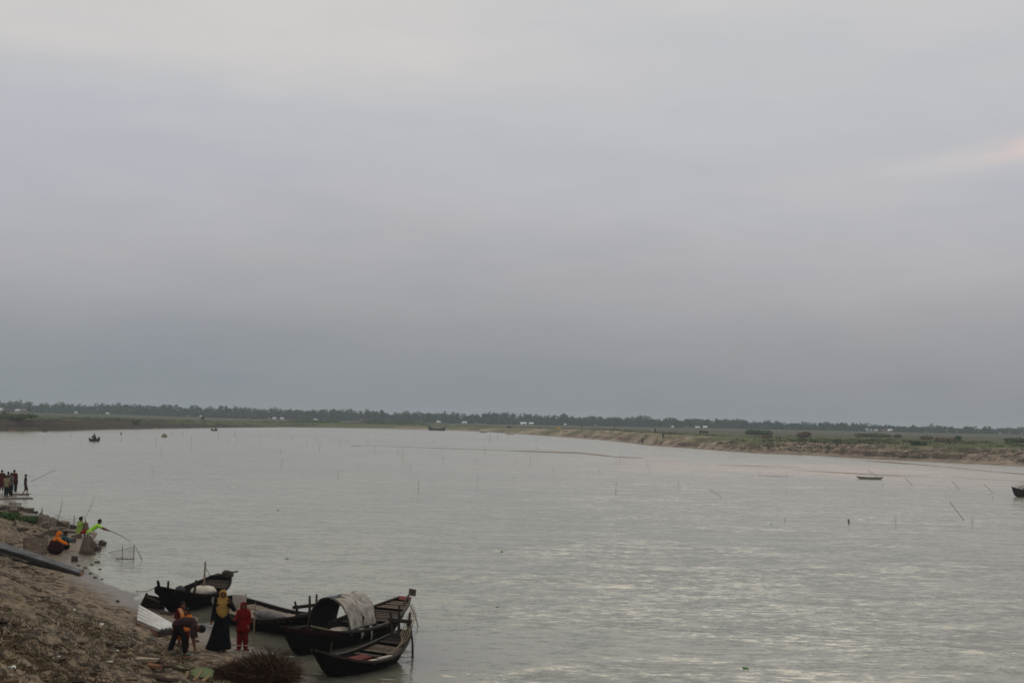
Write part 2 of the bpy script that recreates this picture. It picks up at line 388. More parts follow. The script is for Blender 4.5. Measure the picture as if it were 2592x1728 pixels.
gust = ramp(t, tnoise(t, P_, 0.15, 3, 0.55, (0.4, 1.0, 1)), [(0.40, 0.75), (0.62, 1.25)])
lee_shade = mathn(t, 'MAXIMUM', ellmask(-5.2, 33.6, 3.6, 5.2, 0.0), ellmask(-9.6, 40.5, 2.2, 3.2, 0.0))     # sheltered water among the boats, also the mask for their painted shade
lee_shade = mathn(t, 'MINIMUM', mathn(t, 'MULTIPLY', lee_shade, 1.6), 1.0)
L(t, mathn(t, 'MULTIPLY_ADD', lee_shade, -0.12, 0.19), b.inputs['Roughness'])
L(t, mix(t, mathn(t, 'MULTIPLY', lee_shade, 0.72), wcol, (0.07, 0.062, 0.045)), b.inputs['Base Color'])  # hull shade and dark reflection put into the water colour
amp = mathn(t, 'MULTIPLY', mathn(t, 'MULTIPLY', calm, gust), mathn(t, 'MULTIPLY_ADD', lee_shade, -0.55, 1.0))
cx = N(t, 'ShaderNodeCombineXYZ')
for q in (0, 1): L(t, amp, cx.inputs[q])
sl_ = vadd(vadd(vmul(ncol(4.6, 2, (0.42, 1.0, 1)), (0.45, 0.72, 0)), vmul(ncol(15.0, 2, (0.6, 1.0, 1)), (0.32, 0.46, 0))), vmul(ncol(0.9, 1, (0.35, 1.0, 1)), (0.14, 0.34, 0)))
nm = N(t, 'ShaderNodeVectorMath', operation='NORMALIZE'); L(t, vadd(vmul(sl_, cx.outputs[0]), (0, 0, 1)), nm.inputs[0])
L(t, nm.outputs[0], b.inputs['Normal'])
R = 8000
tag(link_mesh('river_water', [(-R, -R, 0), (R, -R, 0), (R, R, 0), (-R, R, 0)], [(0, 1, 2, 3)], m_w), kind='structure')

# ------------------------------------------------------------------ far bank, plain to the horizon
FS = [(-900, 1128), (-300, 1098), (0, 1092), (150, 1091), (270, 1087), (400, 1085), (520, 1083), (600, 1082), (720, 1081), (800, 1082), (950, 1084), (1090, 1088), (1200, 1091), (1300, 1097), (1420, 1105),
      (1560, 1116), (1640, 1126), (1760, 1135), (1932, 1148), (2060, 1152), (2200, 1161), (2400, 1171), (2592, 1180), (2900, 1198), (3400, 1240)]
fu = np.array([ (at_z(*p).x / at_z(*p).y) for p in FS]); fD = np.array([at_z(*p).y for p in FS])
fu_ = np.concatenate([[-2.2], fu, [2.5]]); fD_ = np.concatenate([[150.0], fD, [60.0]])
TOPu = np.array([-2, -0.42, -0.30, -0.2, -0.1, 0.0, 0.12, 0.25, 0.4, 2]); TOPz = np.array([2.9, 2.9, 2.6, 1.7, 1.4, 1.5, 1.9, 2.1, 2.3, 2.3])
STPu = TOPu; STPw = np.array([5, 5, 9, 28, 34, 30, 16, 7, 6, 6.0])     # width of the shore slope in m
def farZ(u, D):
    Ds = 1 / np.interp(u, fu_, 1 / fD_); s = D - Ds
    top = np.interp(u, TOPu, TOPz); wd = np.interp(u, STPu, STPw)
    x = u * D
    s = s + (2.6 * fbm(x / 14, D / 14, 5, 3) + 1.2 * fbm(x / 4, D / 4, 6, 3)) * np.minimum(1, wd / 9)
    bw = 13 * sstep(0.13, 0.24, u) * (1 + .35 * fbm(x / 25, D / 25, 12, 2))
    s0 = s; s = np.where(s > 0, np.maximum(s - bw, 0.0), s)
    beach = 0.022 * np.clip(s0, 0, 14) + .02 * (s0 > 0)
    z = beach + top * (0.45 * sstep(0.15, 0.45, s / wd) + 0.55 * sstep(0.5, 1.15, s / wd))
    z = np.where(s < 0, np.maximum(0.12 * s, -1.4), z)
    land = sstep(0, 1, s / wd)
    z = z + land * (0.35 * fbm(x / 9, D / 9, 7, 4) * np.clip(1.4 - s / 260, 0.25, 1) + 0.25 * fbm(x / 60, D / 60, 8, 2))
    sl = np.clip(s / wd, 0, 1) * np.clip(2.2 - s / wd, 0, 1)
    z = z + sl * (0.34 * np.abs(fbm(x / 5, D / 4, 17, 4, .6)) - 0.10 + 0.16 * fbm(x / 1.8, D / 1.8, 19, 3, .6)) * np.minimum(1, 12 / wd + .3)
    # hummocks of sand on the middle right spit
    hum = np.exp(-((u - 0.09) / 0.09) ** 2) * np.exp(-((s - 45) / 40) ** 2)
    z = z + hum * 0.9
    return z
us = np.concatenate([np.linspace(-2.2, -0.5, 50), np.linspace(-0.49, -0.425, 16), np.linspace(-0.42, 0.42, 1000), np.linspace(0.425, 0.5, 16), np.linspace(0.51, 2.5, 50)])
ss = np.concatenate([np.linspace(-14, 60, 150), np.geomspace(61, 700, 90), np.geomspace(740, 8000, 30)])
Ug, S = np.meshgrid(us, ss, indexing='ij')
Dg = 1 / np.interp(Ug, fu_, 1 / fD_) + S
Zg = farZ(Ug, Dg)
m_far = bpy.data.materials.new('far_land'); m_far.use_nodes = True; t = m_far.node_tree
b = t.nodes['Principled BSDF']; ge = N(t, 'ShaderNodeNewGeometry'); P_ = ge.outputs['Position']
sx = N(t, 'ShaderNodeSeparateXYZ'); L(t, P_, sx.inputs[0]); sn = N(t, 'ShaderNodeSeparateXYZ'); L(t, ge.outputs['Normal'], sn.inputs[0])
at = N(t, 'ShaderNodeAttribute', attribute_name='shore')           # metres inland
f1 = tnoise(t, P_, 0.05, 5, 0.6); f2 = tnoise(t, P_, 0.4, 5, 0.65); f3 = tnoise(t, P_, 1.6, 4, 0.7); f4 = tnoise(t, P_, 0.012, 4, 0.6, (0.5, 1, 1))
soil = ramp(t, mathn(t, 'ADD', mathn(t, 'MULTIPLY', f2, 0.6), mathn(t, 'MULTIPLY', f3, 0.4)), [(0.42, (0.40, 0.315, 0.24)), (0.48, (0.20, 0.152, 0.115)), (0.55, (0.05, 0.038, 0.030))])
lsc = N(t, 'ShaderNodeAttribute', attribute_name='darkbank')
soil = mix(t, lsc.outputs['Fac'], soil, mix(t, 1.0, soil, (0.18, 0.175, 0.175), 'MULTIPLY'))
grass = ramp(t, f1, [(0.32, (0.060, 0.118, 0.024)), (0.50, (0.085, 0.135, 0.036)), (0.66, (0.125, 0.11, 0.062))])
grass = mix(t, 0.5, grass, ramp(t, f2, [(0.35, (0.045, 0.066, 0.022)), (0.65, (0.12, 0.115, 0.055))]))
farc = ramp(t, f4, [(0.38, (0.075, 0.080, 0.048)), (0.52, (0.105, 0.092, 0.068)), (0.62, (0.055, 0.070, 0.034))])
inl = mathn(t, 'ADD', at.outputs['Fac'], mathn(t, 'MULTIPLY', mathn(t, 'SUBTRACT', f1, 0.5), 26.0))
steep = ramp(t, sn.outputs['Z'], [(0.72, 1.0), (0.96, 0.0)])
gfac = ramp(t, mathn(t, 'DIVIDE', inl, 100), [(0.055, 0.0), (0.12, 1.0)])
col = mix(t, gfac, soil, grass)
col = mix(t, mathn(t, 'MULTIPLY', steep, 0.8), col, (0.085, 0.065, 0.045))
col = mix(t, ramp(t, mathn(t, 'DIVIDE', inl, 1000), [(0.10, 0.0), (0.25, 0.85)]), col, farc)
sandy = N(t, 'ShaderNodeAttribute', attribute_name='sandy')
col = mix(t, mathn(t, 'MULTIPLY', sandy.outputs['Fac'], ramp(t, f1, [(0.40, 1.0), (0.58, 0.15)])), col, ramp(t, f2, [(0.40, (0.50, 0.40, 0.30)), (0.52, (0.32, 0.25, 0.18)), (0.60, (0.11, 0.085, 0.06))]))
wetf = ramp(t, sx.outputs['Z'], [(0.03, 1.0), (0.3, 0.0)])
col = mix(t, mathn(t, 'MULTIPLY', wetf, 0.5), col, (0.16, 0.125, 0.095))
L(t, col, b.inputs['Base Color']); b.inputs['Roughness'].default_value = 0.95; b.inputs['Specular IOR Level'].default_value = 0.1
bp = N(t, 'ShaderNodeBump'); bp.inputs['Strength'].default_value = 1.0; bp.inputs['Distance'].default_value = 0.5
L(t, mathn(t, 'ADD', f2, mathn(t, 'MULTIPLY', f3, 0.4)), bp.inputs['Height']); L(t, bp.outputs[0], b.inputs['Normal'])
fo = grid_mesh('far_bank', np.stack([Ug * Dg, Dg, Zg], 2)[::-1], m_far)
def pattr(o, name, arr):
    a = o.data.attributes.new(name, 'FLOAT', 'POINT'); a.data.foreach_set('value', arr.reshape(-1).astype(np.float32))
pattr(fo, 'shore', (S - 11 * sstep(0.11, 0.22, Ug) - 3 * (Ug < -.2))[::-1])
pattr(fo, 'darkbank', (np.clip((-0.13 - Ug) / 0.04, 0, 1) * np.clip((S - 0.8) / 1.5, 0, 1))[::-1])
sandy = 0.95 * np.clip((Ug - .12) / .1, 0, 1) * np.exp(-((S - 5) / 8.5) ** 2) + np.exp(-((Ug - 0.07) / 0.10) ** 2) * np.exp(-((S - 30) / 45) ** 2) * 1.1 + 0.8 * np.exp(-((Ug + 0.04) / 0.09) ** 2) * np.exp(-(S / 18) ** 2) + 0.5 * np.exp(-(S / 5) ** 2) * (Ug > -0.12)
pattr(fo, 'sandy', np.clip(sandy, 0, 1)[::-1])
tag(fo, kind='structure')
def far_at(px, py):
    """point on the far land seen through a pixel"""
    d = ray(px, py); Ys = np.geomspace(180, 1600, 4000); X = d.x / d.y * Ys; Zr = EYE.z + d.z / d.y * Ys
    g = np.maximum(farZ(X / Ys, Ys), 0); k = np.argmax(Zr <= g)
    if k == 0: k = 3000
    return Vector((X[k], Ys[k], g[k]))
def far_col(px, Y):
    """ground point at depth Y in the picture column px"""
    d = ray(px, 1060); u = d.x / d.y
    return Vector((u * Y, Y, float(farZ(np.array([u]), np.array([Y]))[0])))

# mud bars barely out of the river
m_bar = mat('wet_bar', (0.21, 0.17, 0.13), 0.9, 0.3, 0.4, 0.1)
m_bard = mat('dark_wet_bar', (0.045, 0.036, 0.028), 0.7, 0.3, 0.4, 0.2)
def mud_bar(pts, width_px, hgt=0.07):
    ctr = [at_z(*p) for p in pts]; n = len(ctr); P = []
    acc = [0.0]
    for a, b_ in zip(ctr[:-1], ctr[1:]): acc.append(acc[-1] + (b_ - a).length)
    m = 120; prof = [-1, -0.6, -0.25, 0, 0.3, 0.65, 1]
    rows = []
    for i in range(m):
        s = acc[-1] * i / (m - 1); x = np.interp(s, acc, [c.x for c in ctr]); y = np.interp(s, acc, [c.y for c in ctr])
        wpx = np.interp(s, acc, width_px)
        half = max(0.02, wpx * y * y / (FPX * EYE.z) * 0.5) * (1 + 0.5 * float(fbm(np.array([x / 6]), np.array([y / 6]), 77, 3)[0]))
        lift = hgt * max(.45, 0.9 + 1.6 * float(fbm(np.array([x / 9]), np.array([y / 5]), 78, 3)[0])) if hgt < .06 else hgt * 1.6
        rows.append([(x, y + half * k, lift * (1 - abs(k) ** 1.5) - 0.008) for k in prof])
    return np.array(rows)
bars = [([(870, 1128), (1000, 1130), (1280, 1140), (1470, 1146), (1560, 1156), (1625, 1158.5)], [0, 1.2, 2.5, 5, 5, 2]),
        ([(1640, 1164), (1720, 1167), (1800, 1174)], [0, 1.0, 0]),
        ([(1800, 1175), (1870, 1178), (1940, 1180), (2030, 1182)], [0, 3, 2.5, 0]),
        ([(2020, 1190), (2110, 1195), (2250, 1203), (2360, 1205)], [0, 4, 3.5, 0]),
        ([(2180, 1166), (2300, 1173), (2440, 1186), (2592, 1201), (2760, 1212)], [1, 9, 11, 14, 9]),
        ([(2390, 1207), (2480, 1212), (2592, 1218), (2700, 1222)], [0, 4, 3, 0]),
        ([(1900, 1203.5), (1960, 1204.5), (2003, 1205)], [0, 1.8, 0]),
        ([(884, 1128.5), (900, 1128.5), (918, 1128.5)], [0, 3, 0]),
        ([(-60, 1263), (0, 1264), (45, 1262), (70, 1262), (82, 1263)], [14, 9, 5, 6, 1]),
        ([(32, 1252), (44, 1251.5), (54, 1252)], [2, 4, 1]), ([(57, 1252), (63, 1251.5), (71, 1252.5)], [1, 5, 1])]
for k, (p, wd) in enumerate(bars):
    tag(grid_mesh('mud_bar', mud_bar(p, wd, 0.03 if k < 8 else 0.07), m_bard if k >= 8 else m_bar), kind='structure')

# ------------------------------------------------------------------ trees far away
m_leaf = mat('far_foliage', (0.022, 0.048, 0.034), 0.9, 0.3, 0.08, 0.1, col2=(0.042, 0.074, 0.052))
m_leaf2 = mat('bush_foliage', (0.06, 0.098, 0.030), 0.9, 0.3, 0.7, 0.1, col2=(0.11, 0.13, 0.05))
m_trunk = mat('bark', (0.08, 0.06, 0.045), 0.9)
def leaf_cloud(vs_, fs, c, r, n, size, flat=1.0):
    """n small leaf-clump faces through an uneven ellipsoid"""
    d = rng.normal(size=(n, 3)); d /= np.linalg.norm(d, axis=1)[:, None]
    rad = rng.uniform(0.35, 1.0, n) ** 0.6
    p = d * rad[:, None] * np.array(r) + np.array(c)
    a = rng.normal(size=(n, 3)); a /= np.linalg.norm(a, axis=1)[:, None]
    bb = np.cross(a, d + 0.3 * rng.normal(size=(n, 3))); bb /= np.linalg.norm(bb, axis=1)[:, None] + 1e-9
    sz = size * rng.uniform(0.5, 1.3, n)[:, None]
    for q in (p - a * sz, p + bb * sz * 0.7, p + a * sz, p - bb * sz * 0.7): vs_.append(q)
class Leafs:
    def __init__(s): s.q = []
    def cloud(s, c, r, n, size):
        tmp = []; leaf_cloud(tmp, None, c, r, n, size); s.q.append(np.stack(tmp, 1))
    def build(s, name, mt, parent=None):
        Q = np.concatenate(s.q).astype(np.float32); n = len(Q)
        me = bpy.data.meshes.new(name); me.vertices.add(n * 4); me.vertices.foreach_set('co', Q.reshape(-1))
        me.loops.add(n * 4); me.loops.foreach_set('vertex_index', np.arange(n * 4, dtype=np.int32))
        me.polygons.add(n); me.polygons.foreach_set('loop_start', np.arange(0, n * 4, 4, dtype=np.int32))
        me.materials.append(mt); me.update(calc_edges=True)
        o = bpy.data.objects.new(name, me); C.objects.link(o)
        if parent: o.parent = parent
        return o
lf = Leafs(); tk = MB()
for row, (Y0, dens) in enumerate(((985, 4.6), (1020, 5.0), (1060, 5.0))):
    u = -0.56
    while u < 0.56:
        Y = Y0 + rng.uniform(-18, 18) + 60 * float(fbm(np.array([u * 6]), np.array([3.3]), 4, 2)[0])
        x = u * Y; zb = 1.6 if u > -0.25 else 2.2
        hh = (9.3 if u < 0.02 else 9.3 - 8.0 * (u - 0.02)) + (rng.uniform(-1.2, 0.6) if rng.random() < 0.9 else rng.uniform(0.5, 1.8)) + 1.8 * float(fbm(np.array([u * 30]), np.array([9.9]), 14, 3)[0])
        hh = max(4.6, hh - row * 0.3)
        if rng.random() < 0.1: hh *= 0.6
        wr = rng.uniform(2.2, 4.8)
        nl = int(rng.integers(2, 5))
        for k in range(nl):
            lf.cloud((x + rng.normal() * wr * 0.5, Y + rng.normal() * 1.5, zb + hh * rng.uniform(0.45, 0.82)), (wr * rng.uniform(0.4, 0.75), wr * 0.6, hh * rng.uniform(0.16, 0.3)), 46, 0.62)
        lf.cloud((x, Y, zb + hh * 0.35), (wr * 1.1, wr, hh * 0.40), 70, 0.75)
        if row == 0: tk.tube([(x, Y, zb - 0.5), (x + rng.normal() * 0.4, Y, zb + hh * 0.6)], [0.25, 0.1], 4)
        u += dens / Y * rng.uniform(0.7, 1.3)
    for k in range(420):
        u2 = rng.uniform(-0.56, 0.56); lf.cloud((u2 * Y0, Y0 + rng.uniform(0, 20), 3.8), (5.0, 3, 2.6), 44, 0.8)
tr = lf.build('distant_treeline', m_leaf); tag(tr, 'long dark blue-green belt of trees along the horizon', 'treeline', kind='stuff')
tkk = tk.build('trunks', m_trunk, tr); tkk['kind'] = 'stuff'

# ------------------------------------------------------------------ haze
m_h = bpy.data.materials.new('haze'); m_h.use_nodes = True; t = m_h.node_tree; t.nodes.clear()
pv = N(t, 'ShaderNodeVolumePrincipled'); pv.inputs['Density'].default_value = 0.00034; pv.inputs['Color'].default_value = (0.80, 0.91, 1.0, 1); pv.inputs['Anisotropy'].default_value = 0.2
ou = N(t, 'ShaderNodeOutputMaterial'); L(t, pv.outputs[0], ou.inputs['Volume'])
hz = MB().box((0, 0, 6.5), (19000, 19000, 19)).build('haze', m_h); tag(hz, kind='stuff')
# ------------------------------------------------------------------ boats
m_tar = mat('tarred_wood', (0.005, 0.0042, 0.004), 0.8, 0.4, 6, 0.05, bump=0.4, stretch=(1, 6, 6), col2=(0.009, 0.007, 0.006))
m_tarin = mat('tarred_inside', (0.012, 0.009, 0.008), 0.9, 0.4, 6, 0.05, col2=(0.022, 0.015, 0.012))
m_rail = mat('worn_rail', (0.036, 0.026, 0.022), 0.7, 0.4, 5, 0.3, stretch=(1, 5, 5), col2=(0.018, 0.013, 0.011))
m_redrail = mat('red_rail', (0.022, 0.005, 0.005), 0.8, 0.4, 5, 0.05, col2=(0.010, 0.004, 0.004))
m_deck = mat('deck_plank', (0.21, 0.165, 0.125), 0.85, 0.4, 5, 0.2, stretch=(1, 6, 6), col2=(0.10, 0.075, 0.058))
m_deckd = mat('deck_plank_dark', (0.075, 0.058, 0.045), 0.85, 0.4, 5, 0.2, col2=(0.05, 0.038, 0.03))
m_bamboo = mat('bamboo', (0.24, 0.185, 0.115), 0.6, 0.3, 9, 0.3, col2=(0.13, 0.10, 0.065))
m_bamboo_d = mat('weathered_bamboo', (0.07, 0.055, 0.04), 0.8, 0.3, 9, 0.2)
m_darkbam = mat('dark_timber', (0.03, 0.022, 0.018), 0.8, 0.3, 7, 0.2)
m_tarp = mat('white_tarp', (0.42, 0.39, 0.355), 0.75, 0.2, 5, 0.3, bump=0.5, col2=(0.20, 0.175, 0.145))
m_canopy = mat('hood_mat', (0.030, 0.022, 0.018), 0.9, 0.4, 9, 0.1, col2=(0.015, 0.012, 0.012))
m_blue = mat('blue_sheet', (0.012, 0.022, 0.055), 0.6, 0.3, 5, 0.3)
m_sack = mat('white_sack', (0.50, 0.45, 0.38), 0.85, 0.15, 6, 0.2, bump=0.4)
m_greybox = mat('pale_crate', (0.34, 0.31, 0.28), 0.8, 0.15, 5, 0.2)
m_redpl = mat('red_cloth', (0.10, 0.010, 0.010), 0.8, 0.3, 8, 0.2)
m_pink = mat('pink_paint', (0.38, 0.13, 0.12), 0.8, 0.2, 8, 0.2)
m_rope = mat('rope', (0.16, 0.13, 0.10), 0.9)

def hull_fn(Ln, B, dep, bow=0.55, stern=0.35, draft=0.18, full=2.4, wb=0.06, ws=0.10, rake_b=0.35, rake_s=0.25, mid=0.0):
    """surface (s along 0 bow..1 stern, k 0 keel..1 gunwale, side) -> local point"""
    def beam(s):
        q = 2 * s - 1
        e = max(0.0, 1 - abs(q) ** full) ** 0.85
        return B / 2 * e + (wb * (1 - s) + ws * s) * (1 - e)
    def sheer(s):
        return dep + bow * max(0, 1 - s / 0.5) ** 2.1 + stern * max(0, (s - 0.5) / 0.5) ** 2.1
    def keel(s):
        q = abs(2 * s - 1); return -draft + (draft + 0.10) * q ** 5
    def f(s, k, side, off=0.0):
        b = max(0.005, beam(s) - off); zk = keel(s) + off; zs = sheer(s)
        x = (s - 0.5) * (Ln - rake_b - rake_s) + (rake_s - rake_b) / 2 * 0
        x += (-rake_b * (1 - s) ** 3 + rake_s * s ** 3) * k
        y = side * b * (k ** 0.5) * (0.80 + 0.20 * k)
        z = zk + (zs - zk) * k ** 1.25
        return Vector((x, y, z))
    f.beam = beam; f.sheer = sheer; f.keel = keel
    return f
def make_hull(root, f, railmat=None, ns=33, nk=9, ribs=0, nplank=None):
    mb = MB()
    S_ = [i / (ns - 1) for i in range(ns)]; K_ = [i / (nk - 1) for i in range(nk)]
    rings = []
    for s in S_:
        o = [f(s, k, -1) + Vector((0, (-0.012 if i % 2 else 0.0), 0)) for i, k in list(enumerate(K_))[::-1]] + [f(s, k, 1) + Vector((0, (0.012 if i % 2 else 0.0), 0)) for i, k in list(enumerate(K_))[1:]]
        inn = [f(s, k, 1, 0.035) for k in K_[::-1][:-1]] + [f(s, k, -1, 0.035) for k in K_]
        rings.append(o + inn)
    mb.loft(rings, closed=True, cap=False)
    n2 = 2 * nk - 1                                            # transom ends
    for e in (0, ns - 1):
        base = len(mb.v); mb.v += rings[e][:n2]; q = tuple(base + i for i in range(n2)); mb.f.append(q if e else q[::-1])
    mb.build('hull', m_tar, root)
    for side in (-1, 1):
        r = MB(); prev = []
        rg = []
        for s in S_:
            p = f(s, 1, side)
            rg.append([p + Vector((0, side * a, b_)) for a, b_ in ((-0.04, -0.045), (0.022, -0.045), (0.026, 0.012), (-0.044, 0.012))])
        r.loft(rg); r.build('gunwale', railmat or m_rail, root)
    for i in range(ribs):
        s = 0.16 + 0.68 * i / max(1, ribs - 1)
        path = [f(s, k, -1, 0.045) for k in (1, .8, .6, .4, .2, .05)] + [f(s, k, 1, 0.045) for k in (.05, .2, .4, .6, .8, 1)]
        MB().tube(path, 0.022, 4).build('rib', m_tarin, root)
def deck_planks(root, f, s0, s1, n, drop=0.12, mt=None, across=True, gap=0.012):
    for i in range(n):
        if across:
            a = s0 + (s1 - s0) * (i + 0.0) / n; b_ = s0 + (s1 - s0) * (i + 1) / n; c = (a + b_) / 2
            p = f(c, 1, 1); xw = abs(f(b_, 1, 1).x - f(a, 1, 1).x) - gap
            yb = f.beam(c) * 0.93
            MB().box((p.x, 0, f.sheer(c) - drop + random.uniform(-.006, .006)), (xw, 2 * yb, 0.025), jit=0.005).build('plank', mt or m_deck, root)
        else:
            v = -1 + (i + 0.5) * 2 / n
            A_ = Vector((f(s0, 1, 1).x, v * min(f.beam(s0), f.beam((s0 + s1) / 2)) * 0.9, f.sheer(s0) - drop)); B_ = Vector((f(s1, 1, 1).x, v * f.beam(s1) * 0.9, f.sheer(s1) - drop))
            MB().bar(A_, B_, 2 * f.beam((s0 + s1) / 2) / n * 0.8, 0.022).build('plank', mt or m_deck, root)
def place_boat(name, label, A_, B_, group, cat='boat'):
    """root Empty between the bow A_ and stern B_ ends, +x to the stern"""
    mid = (Vector(A_) + Vector(B_)) / 2; dv = Vector(B_) - Vector(A_)
    return thing(name, label, cat, (mid.x, mid.y, 0), math.atan2(dv.y, dv.x), group), math.hypot(dv.x, dv.y)
BG = 'dark wooden boats moored at the near bank'

V_ = lambda *a: Vector(a)
# --- hooded boat -------------------------------------------------
r3, Ln = place_boat('wooden_boat', 'long dark boat with an arched hood under a white tarp, moored between the other boats', (-5.72, 33.4, 0), (-3.05, 39.3, 0), BG)
f = hull_fn(Ln, 1.62, 0.46, bow=0.42, stern=0.40, draft=0.2, full=2.6, ws=0.16, rake_b=0.6, rake_s=0.5)
make_hull(r3, f, m_rail, ribs=9)
MB().loft([[f(s, 1, 1) + V_(0, .028, .014), f(s, 1, 1) + V_(0, .032, -.13), f(s, 1, 1) + V_(0, .012, -.13), f(s, 1, 1) + V_(0, .01, .014)] for s in (0.0, .06, .12, .18, .24)]).build('red_strake', m_redrail, r3)
MB().loft([[f(s, 1, -1) + V_(0, -.028, .014), f(s, 1, -1) + V_(0, -.032, -.13), f(s, 1, -1) + V_(0, -.012, -.13), f(s, 1, -1) + V_(0, -.01, .014)] for s in (0.0, .06, .12, .18, .24)]).build('red_strake', m_redrail, r3)
deck_planks(r3, f, 0.70, 0.86, 7, 0.10, m_deckd); deck_planks(r3, f, 0.87, 0.97, 4, 0.06, m_deck)
deck_planks(r3, f, 0.06, 0.24, 7, 0.14, m_tarin)
for s in (0.33, 0.63): MB().box((f(s, 1, 1).x, 0, f.sheer(s) - 0.10), (0.12, 2 * f.beam(s) * 0.97, 0.04)).build('thwart', m_deckd, r3)
MB().box((f(.995, 1, 1).x, 0, f.sheer(1) - 0.03), (0.10, 0.42, 0.10)).build('stern_cap', m_pink, r3)
# the hood: an arch over the middle of the boat
x0, x1 = f(0.33, 1, 1).x, f(0.56, 1, 1).x
def arch(x, ra, k, zb=0.34, hz_=0.99, lean=0.0):
    th = math.pi * k
    return Vector((x + lean * math.sin(th), -ra * math.cos(th), zb + hz_ * math.sin(th) ** 0.85 if 0 < k < 1 else zb))
def arch_sheet(x0, x1, ra, k0, k1, hz_, th, nx=9, nk=26, jag=0.0, wr=0.0, seed=1):
    mb = MB(); Rr = []
    for layer in (0, 1):
        for i in range(nx):
            fx = i / (nx - 1)
            for j in range(nk):
                k = k0 + (k1 - k0) * j / (nk - 1)
                x = x0 + (x1 - x0) * fx
                if jag: x += jag * (fx - 0.5) * 2 * float(vnoise(np.array([k * 9.0]), np.array([fx * 2.0]), seed)[0])
                w_ = wr * float(fbm(np.array([x * 4.0]), np.array([k * 9.0]), seed + 3, 3)[0])
                p = arch(x, ra + w_ - layer * th, k, hz_=hz_ + w_ - layer * th)
                Rr.append(p)
    m = nx * nk; mb.v = Rr
    for l in (0, 1):
        for i in range(nx - 1):
            for j in range(nk - 1):
                a = l * m + i * nk + j; q = (a, a + nk, a + nk + 1, a + 1); mb.f.append(q if l else q[::-1])
    for i in range(nx - 1):
        for j in (0, nk - 1): a = i * nk + j; mb.f.append((a, a + nk, m + a + nk, m + a))
    for j in range(nk - 1):
        for i in (0, nx - 1): a = i * nk + j; mb.f.append((a, a + 1, m + a + 1, m + a))
    return mb
arch_sheet(x0, x1, 0.66, 0.0, 1.0, 0.97, 0.02, wr=0.01).build('hood', m_canopy, r3, True)
tp = arch_sheet(x0 + 0.02, x1 + 0.02, 0.685, 0.04, 0.49, 0.995, 0.012, nx=14, nk=34, jag=0.16, wr=0.05, seed=5).build('tarp', m_tarp, r3, True)
arch_sheet(x0 - 0.04, x0 + 0.5, 0.70, 0.46, 0.66, 1.0, 0.012, wr=0.03, seed=8).build('blue_sheet', m_blue, r3, True)
for xx in (x0, (x0 + x1) / 2, x1):
    MB().tube([arch(xx, 0.675, k / 20, hz_=0.985) for k in range(21)], 0.02, 5).build('hoop', m_bamboo_d, r3)
# loose ends of the tarp over the near side
for (xx, w0, ln) in ((x0 + 0.55, 0.16, 0.30), (x0 + 1.05, 0.07, 0.42)):
    MB().loft([[Vector((xx - w0 * (1 - q), -0.71 - 0.05 * math.sin(q * 3), 0.50 - ln * q)), Vector((xx + w0 * (1 - q) * .6 + .01, -0.715 - 0.05 * math.sin(q * 3), 0.50 - ln * q)),
                Vector((xx + w0 * (1 - q) * .6 + .01, -0.70 - 0.05 * math.sin(q * 3), 0.50 - ln * q)), Vector((xx - w0 * (1 - q), -0.695 - 0.05 * math.sin(q * 3), 0.50 - ln * q))] for q in (0, .3, .6, .9, 1)]).build('tarp_end', m_tarp, r3, True)
MB().ell((x0 + 0.15, -0.25, 0.42), (0.42, 0.30, 0.12), 12, 8).build('bedding', m_sack, r3, True)
MB().tube([(x0 + .5, .35, .55), (x1 + 0.6, .52, .62)], 0.03, 5).build('pole', m_darkbam, r3)
# bow gear
MB().tube([(f(.17, 1, 1).x, -0.1, 0.72), (f(.25, 1, 1).x + .15, -0.38, 0.52)], 0.022, 5).build('oar_handle', m_bamboo, r3)
# steering oar lashed at the stern
xe = f(1, 1, 1).x
MB().tube([(xe - 0.95, -0.38, 0.50), (xe - 0.35, -0.20, 0.80), (xe + 0.25, -0.05, 0.98)], [0.03, 0.035, 0.03], 6).build('steering_oar', m_rail, r3)
MB().box((xe + 0.40, -0.03, 0.95), (0.36, 0.06, 0.20), M=Matrix.Rotation(0.2, 3, 'Y')).build('oar_blade', m_deckd, r3)
MB().tube([(xe - .1, -0.1, .85), (xe + .05, -0.35, .3), (xe + .0, -0.5, -.1)], 0.016, 5).build('lashing', m_rope, r3)

# --- front boat --------------------------------------------------
r4, Ln = place_boat('wooden_boat', 'small dark boat nearest to the photographer, with red cloth and bamboo poles lying inside', (-4.50, 30.9, 0), (-2.58, 34.2, 0), BG)
f = hull_fn(Ln, 1.34, 0.30, bow=0.46, stern=0.42, draft=0.2, full=2.3, ws=0.15, rake_b=0.55, rake_s=0.35)
make_hull(r4, f, m_rail, ribs=7)
deck_planks(r4, f, 0.70, 0.82, 5, 0.08, m_deck); deck_planks(r4, f, 0.84, 0.94, 4, 0.05, m_deckd); deck_planks(r4, f, 0.05, 0.16, 4, 0.06, m_tarin)
for s in (0.40, 0.62): MB().box((f(s, 1, 1).x, 0, f.sheer(s) - 0.07), (0.13, 2 * f.beam(s) * 0.95, 0.035)).build('thwart', m_deckd, r4)
MB().box((f(.5, 1, 1).x, 0.10, 0.18), (0.62, 0.34, 0.16), jit=0.03).build('red_cloth', m_redpl, r4)
for dx in (-0.62, 0.06): MB().bar((dx - 0.02, -0.42, 0.27), (dx + 0.52, -0.46, 0.27), 0.10, 0.05).build('pale_board', m_sack, r4)
MB().tube([(f(.12, 1, 1).x, -.1, .5), (f(.12, 1, 1).x + .02, -.12, .86)], 0.018, 5).build('mooring_peg', m_bamboo_d, r4)
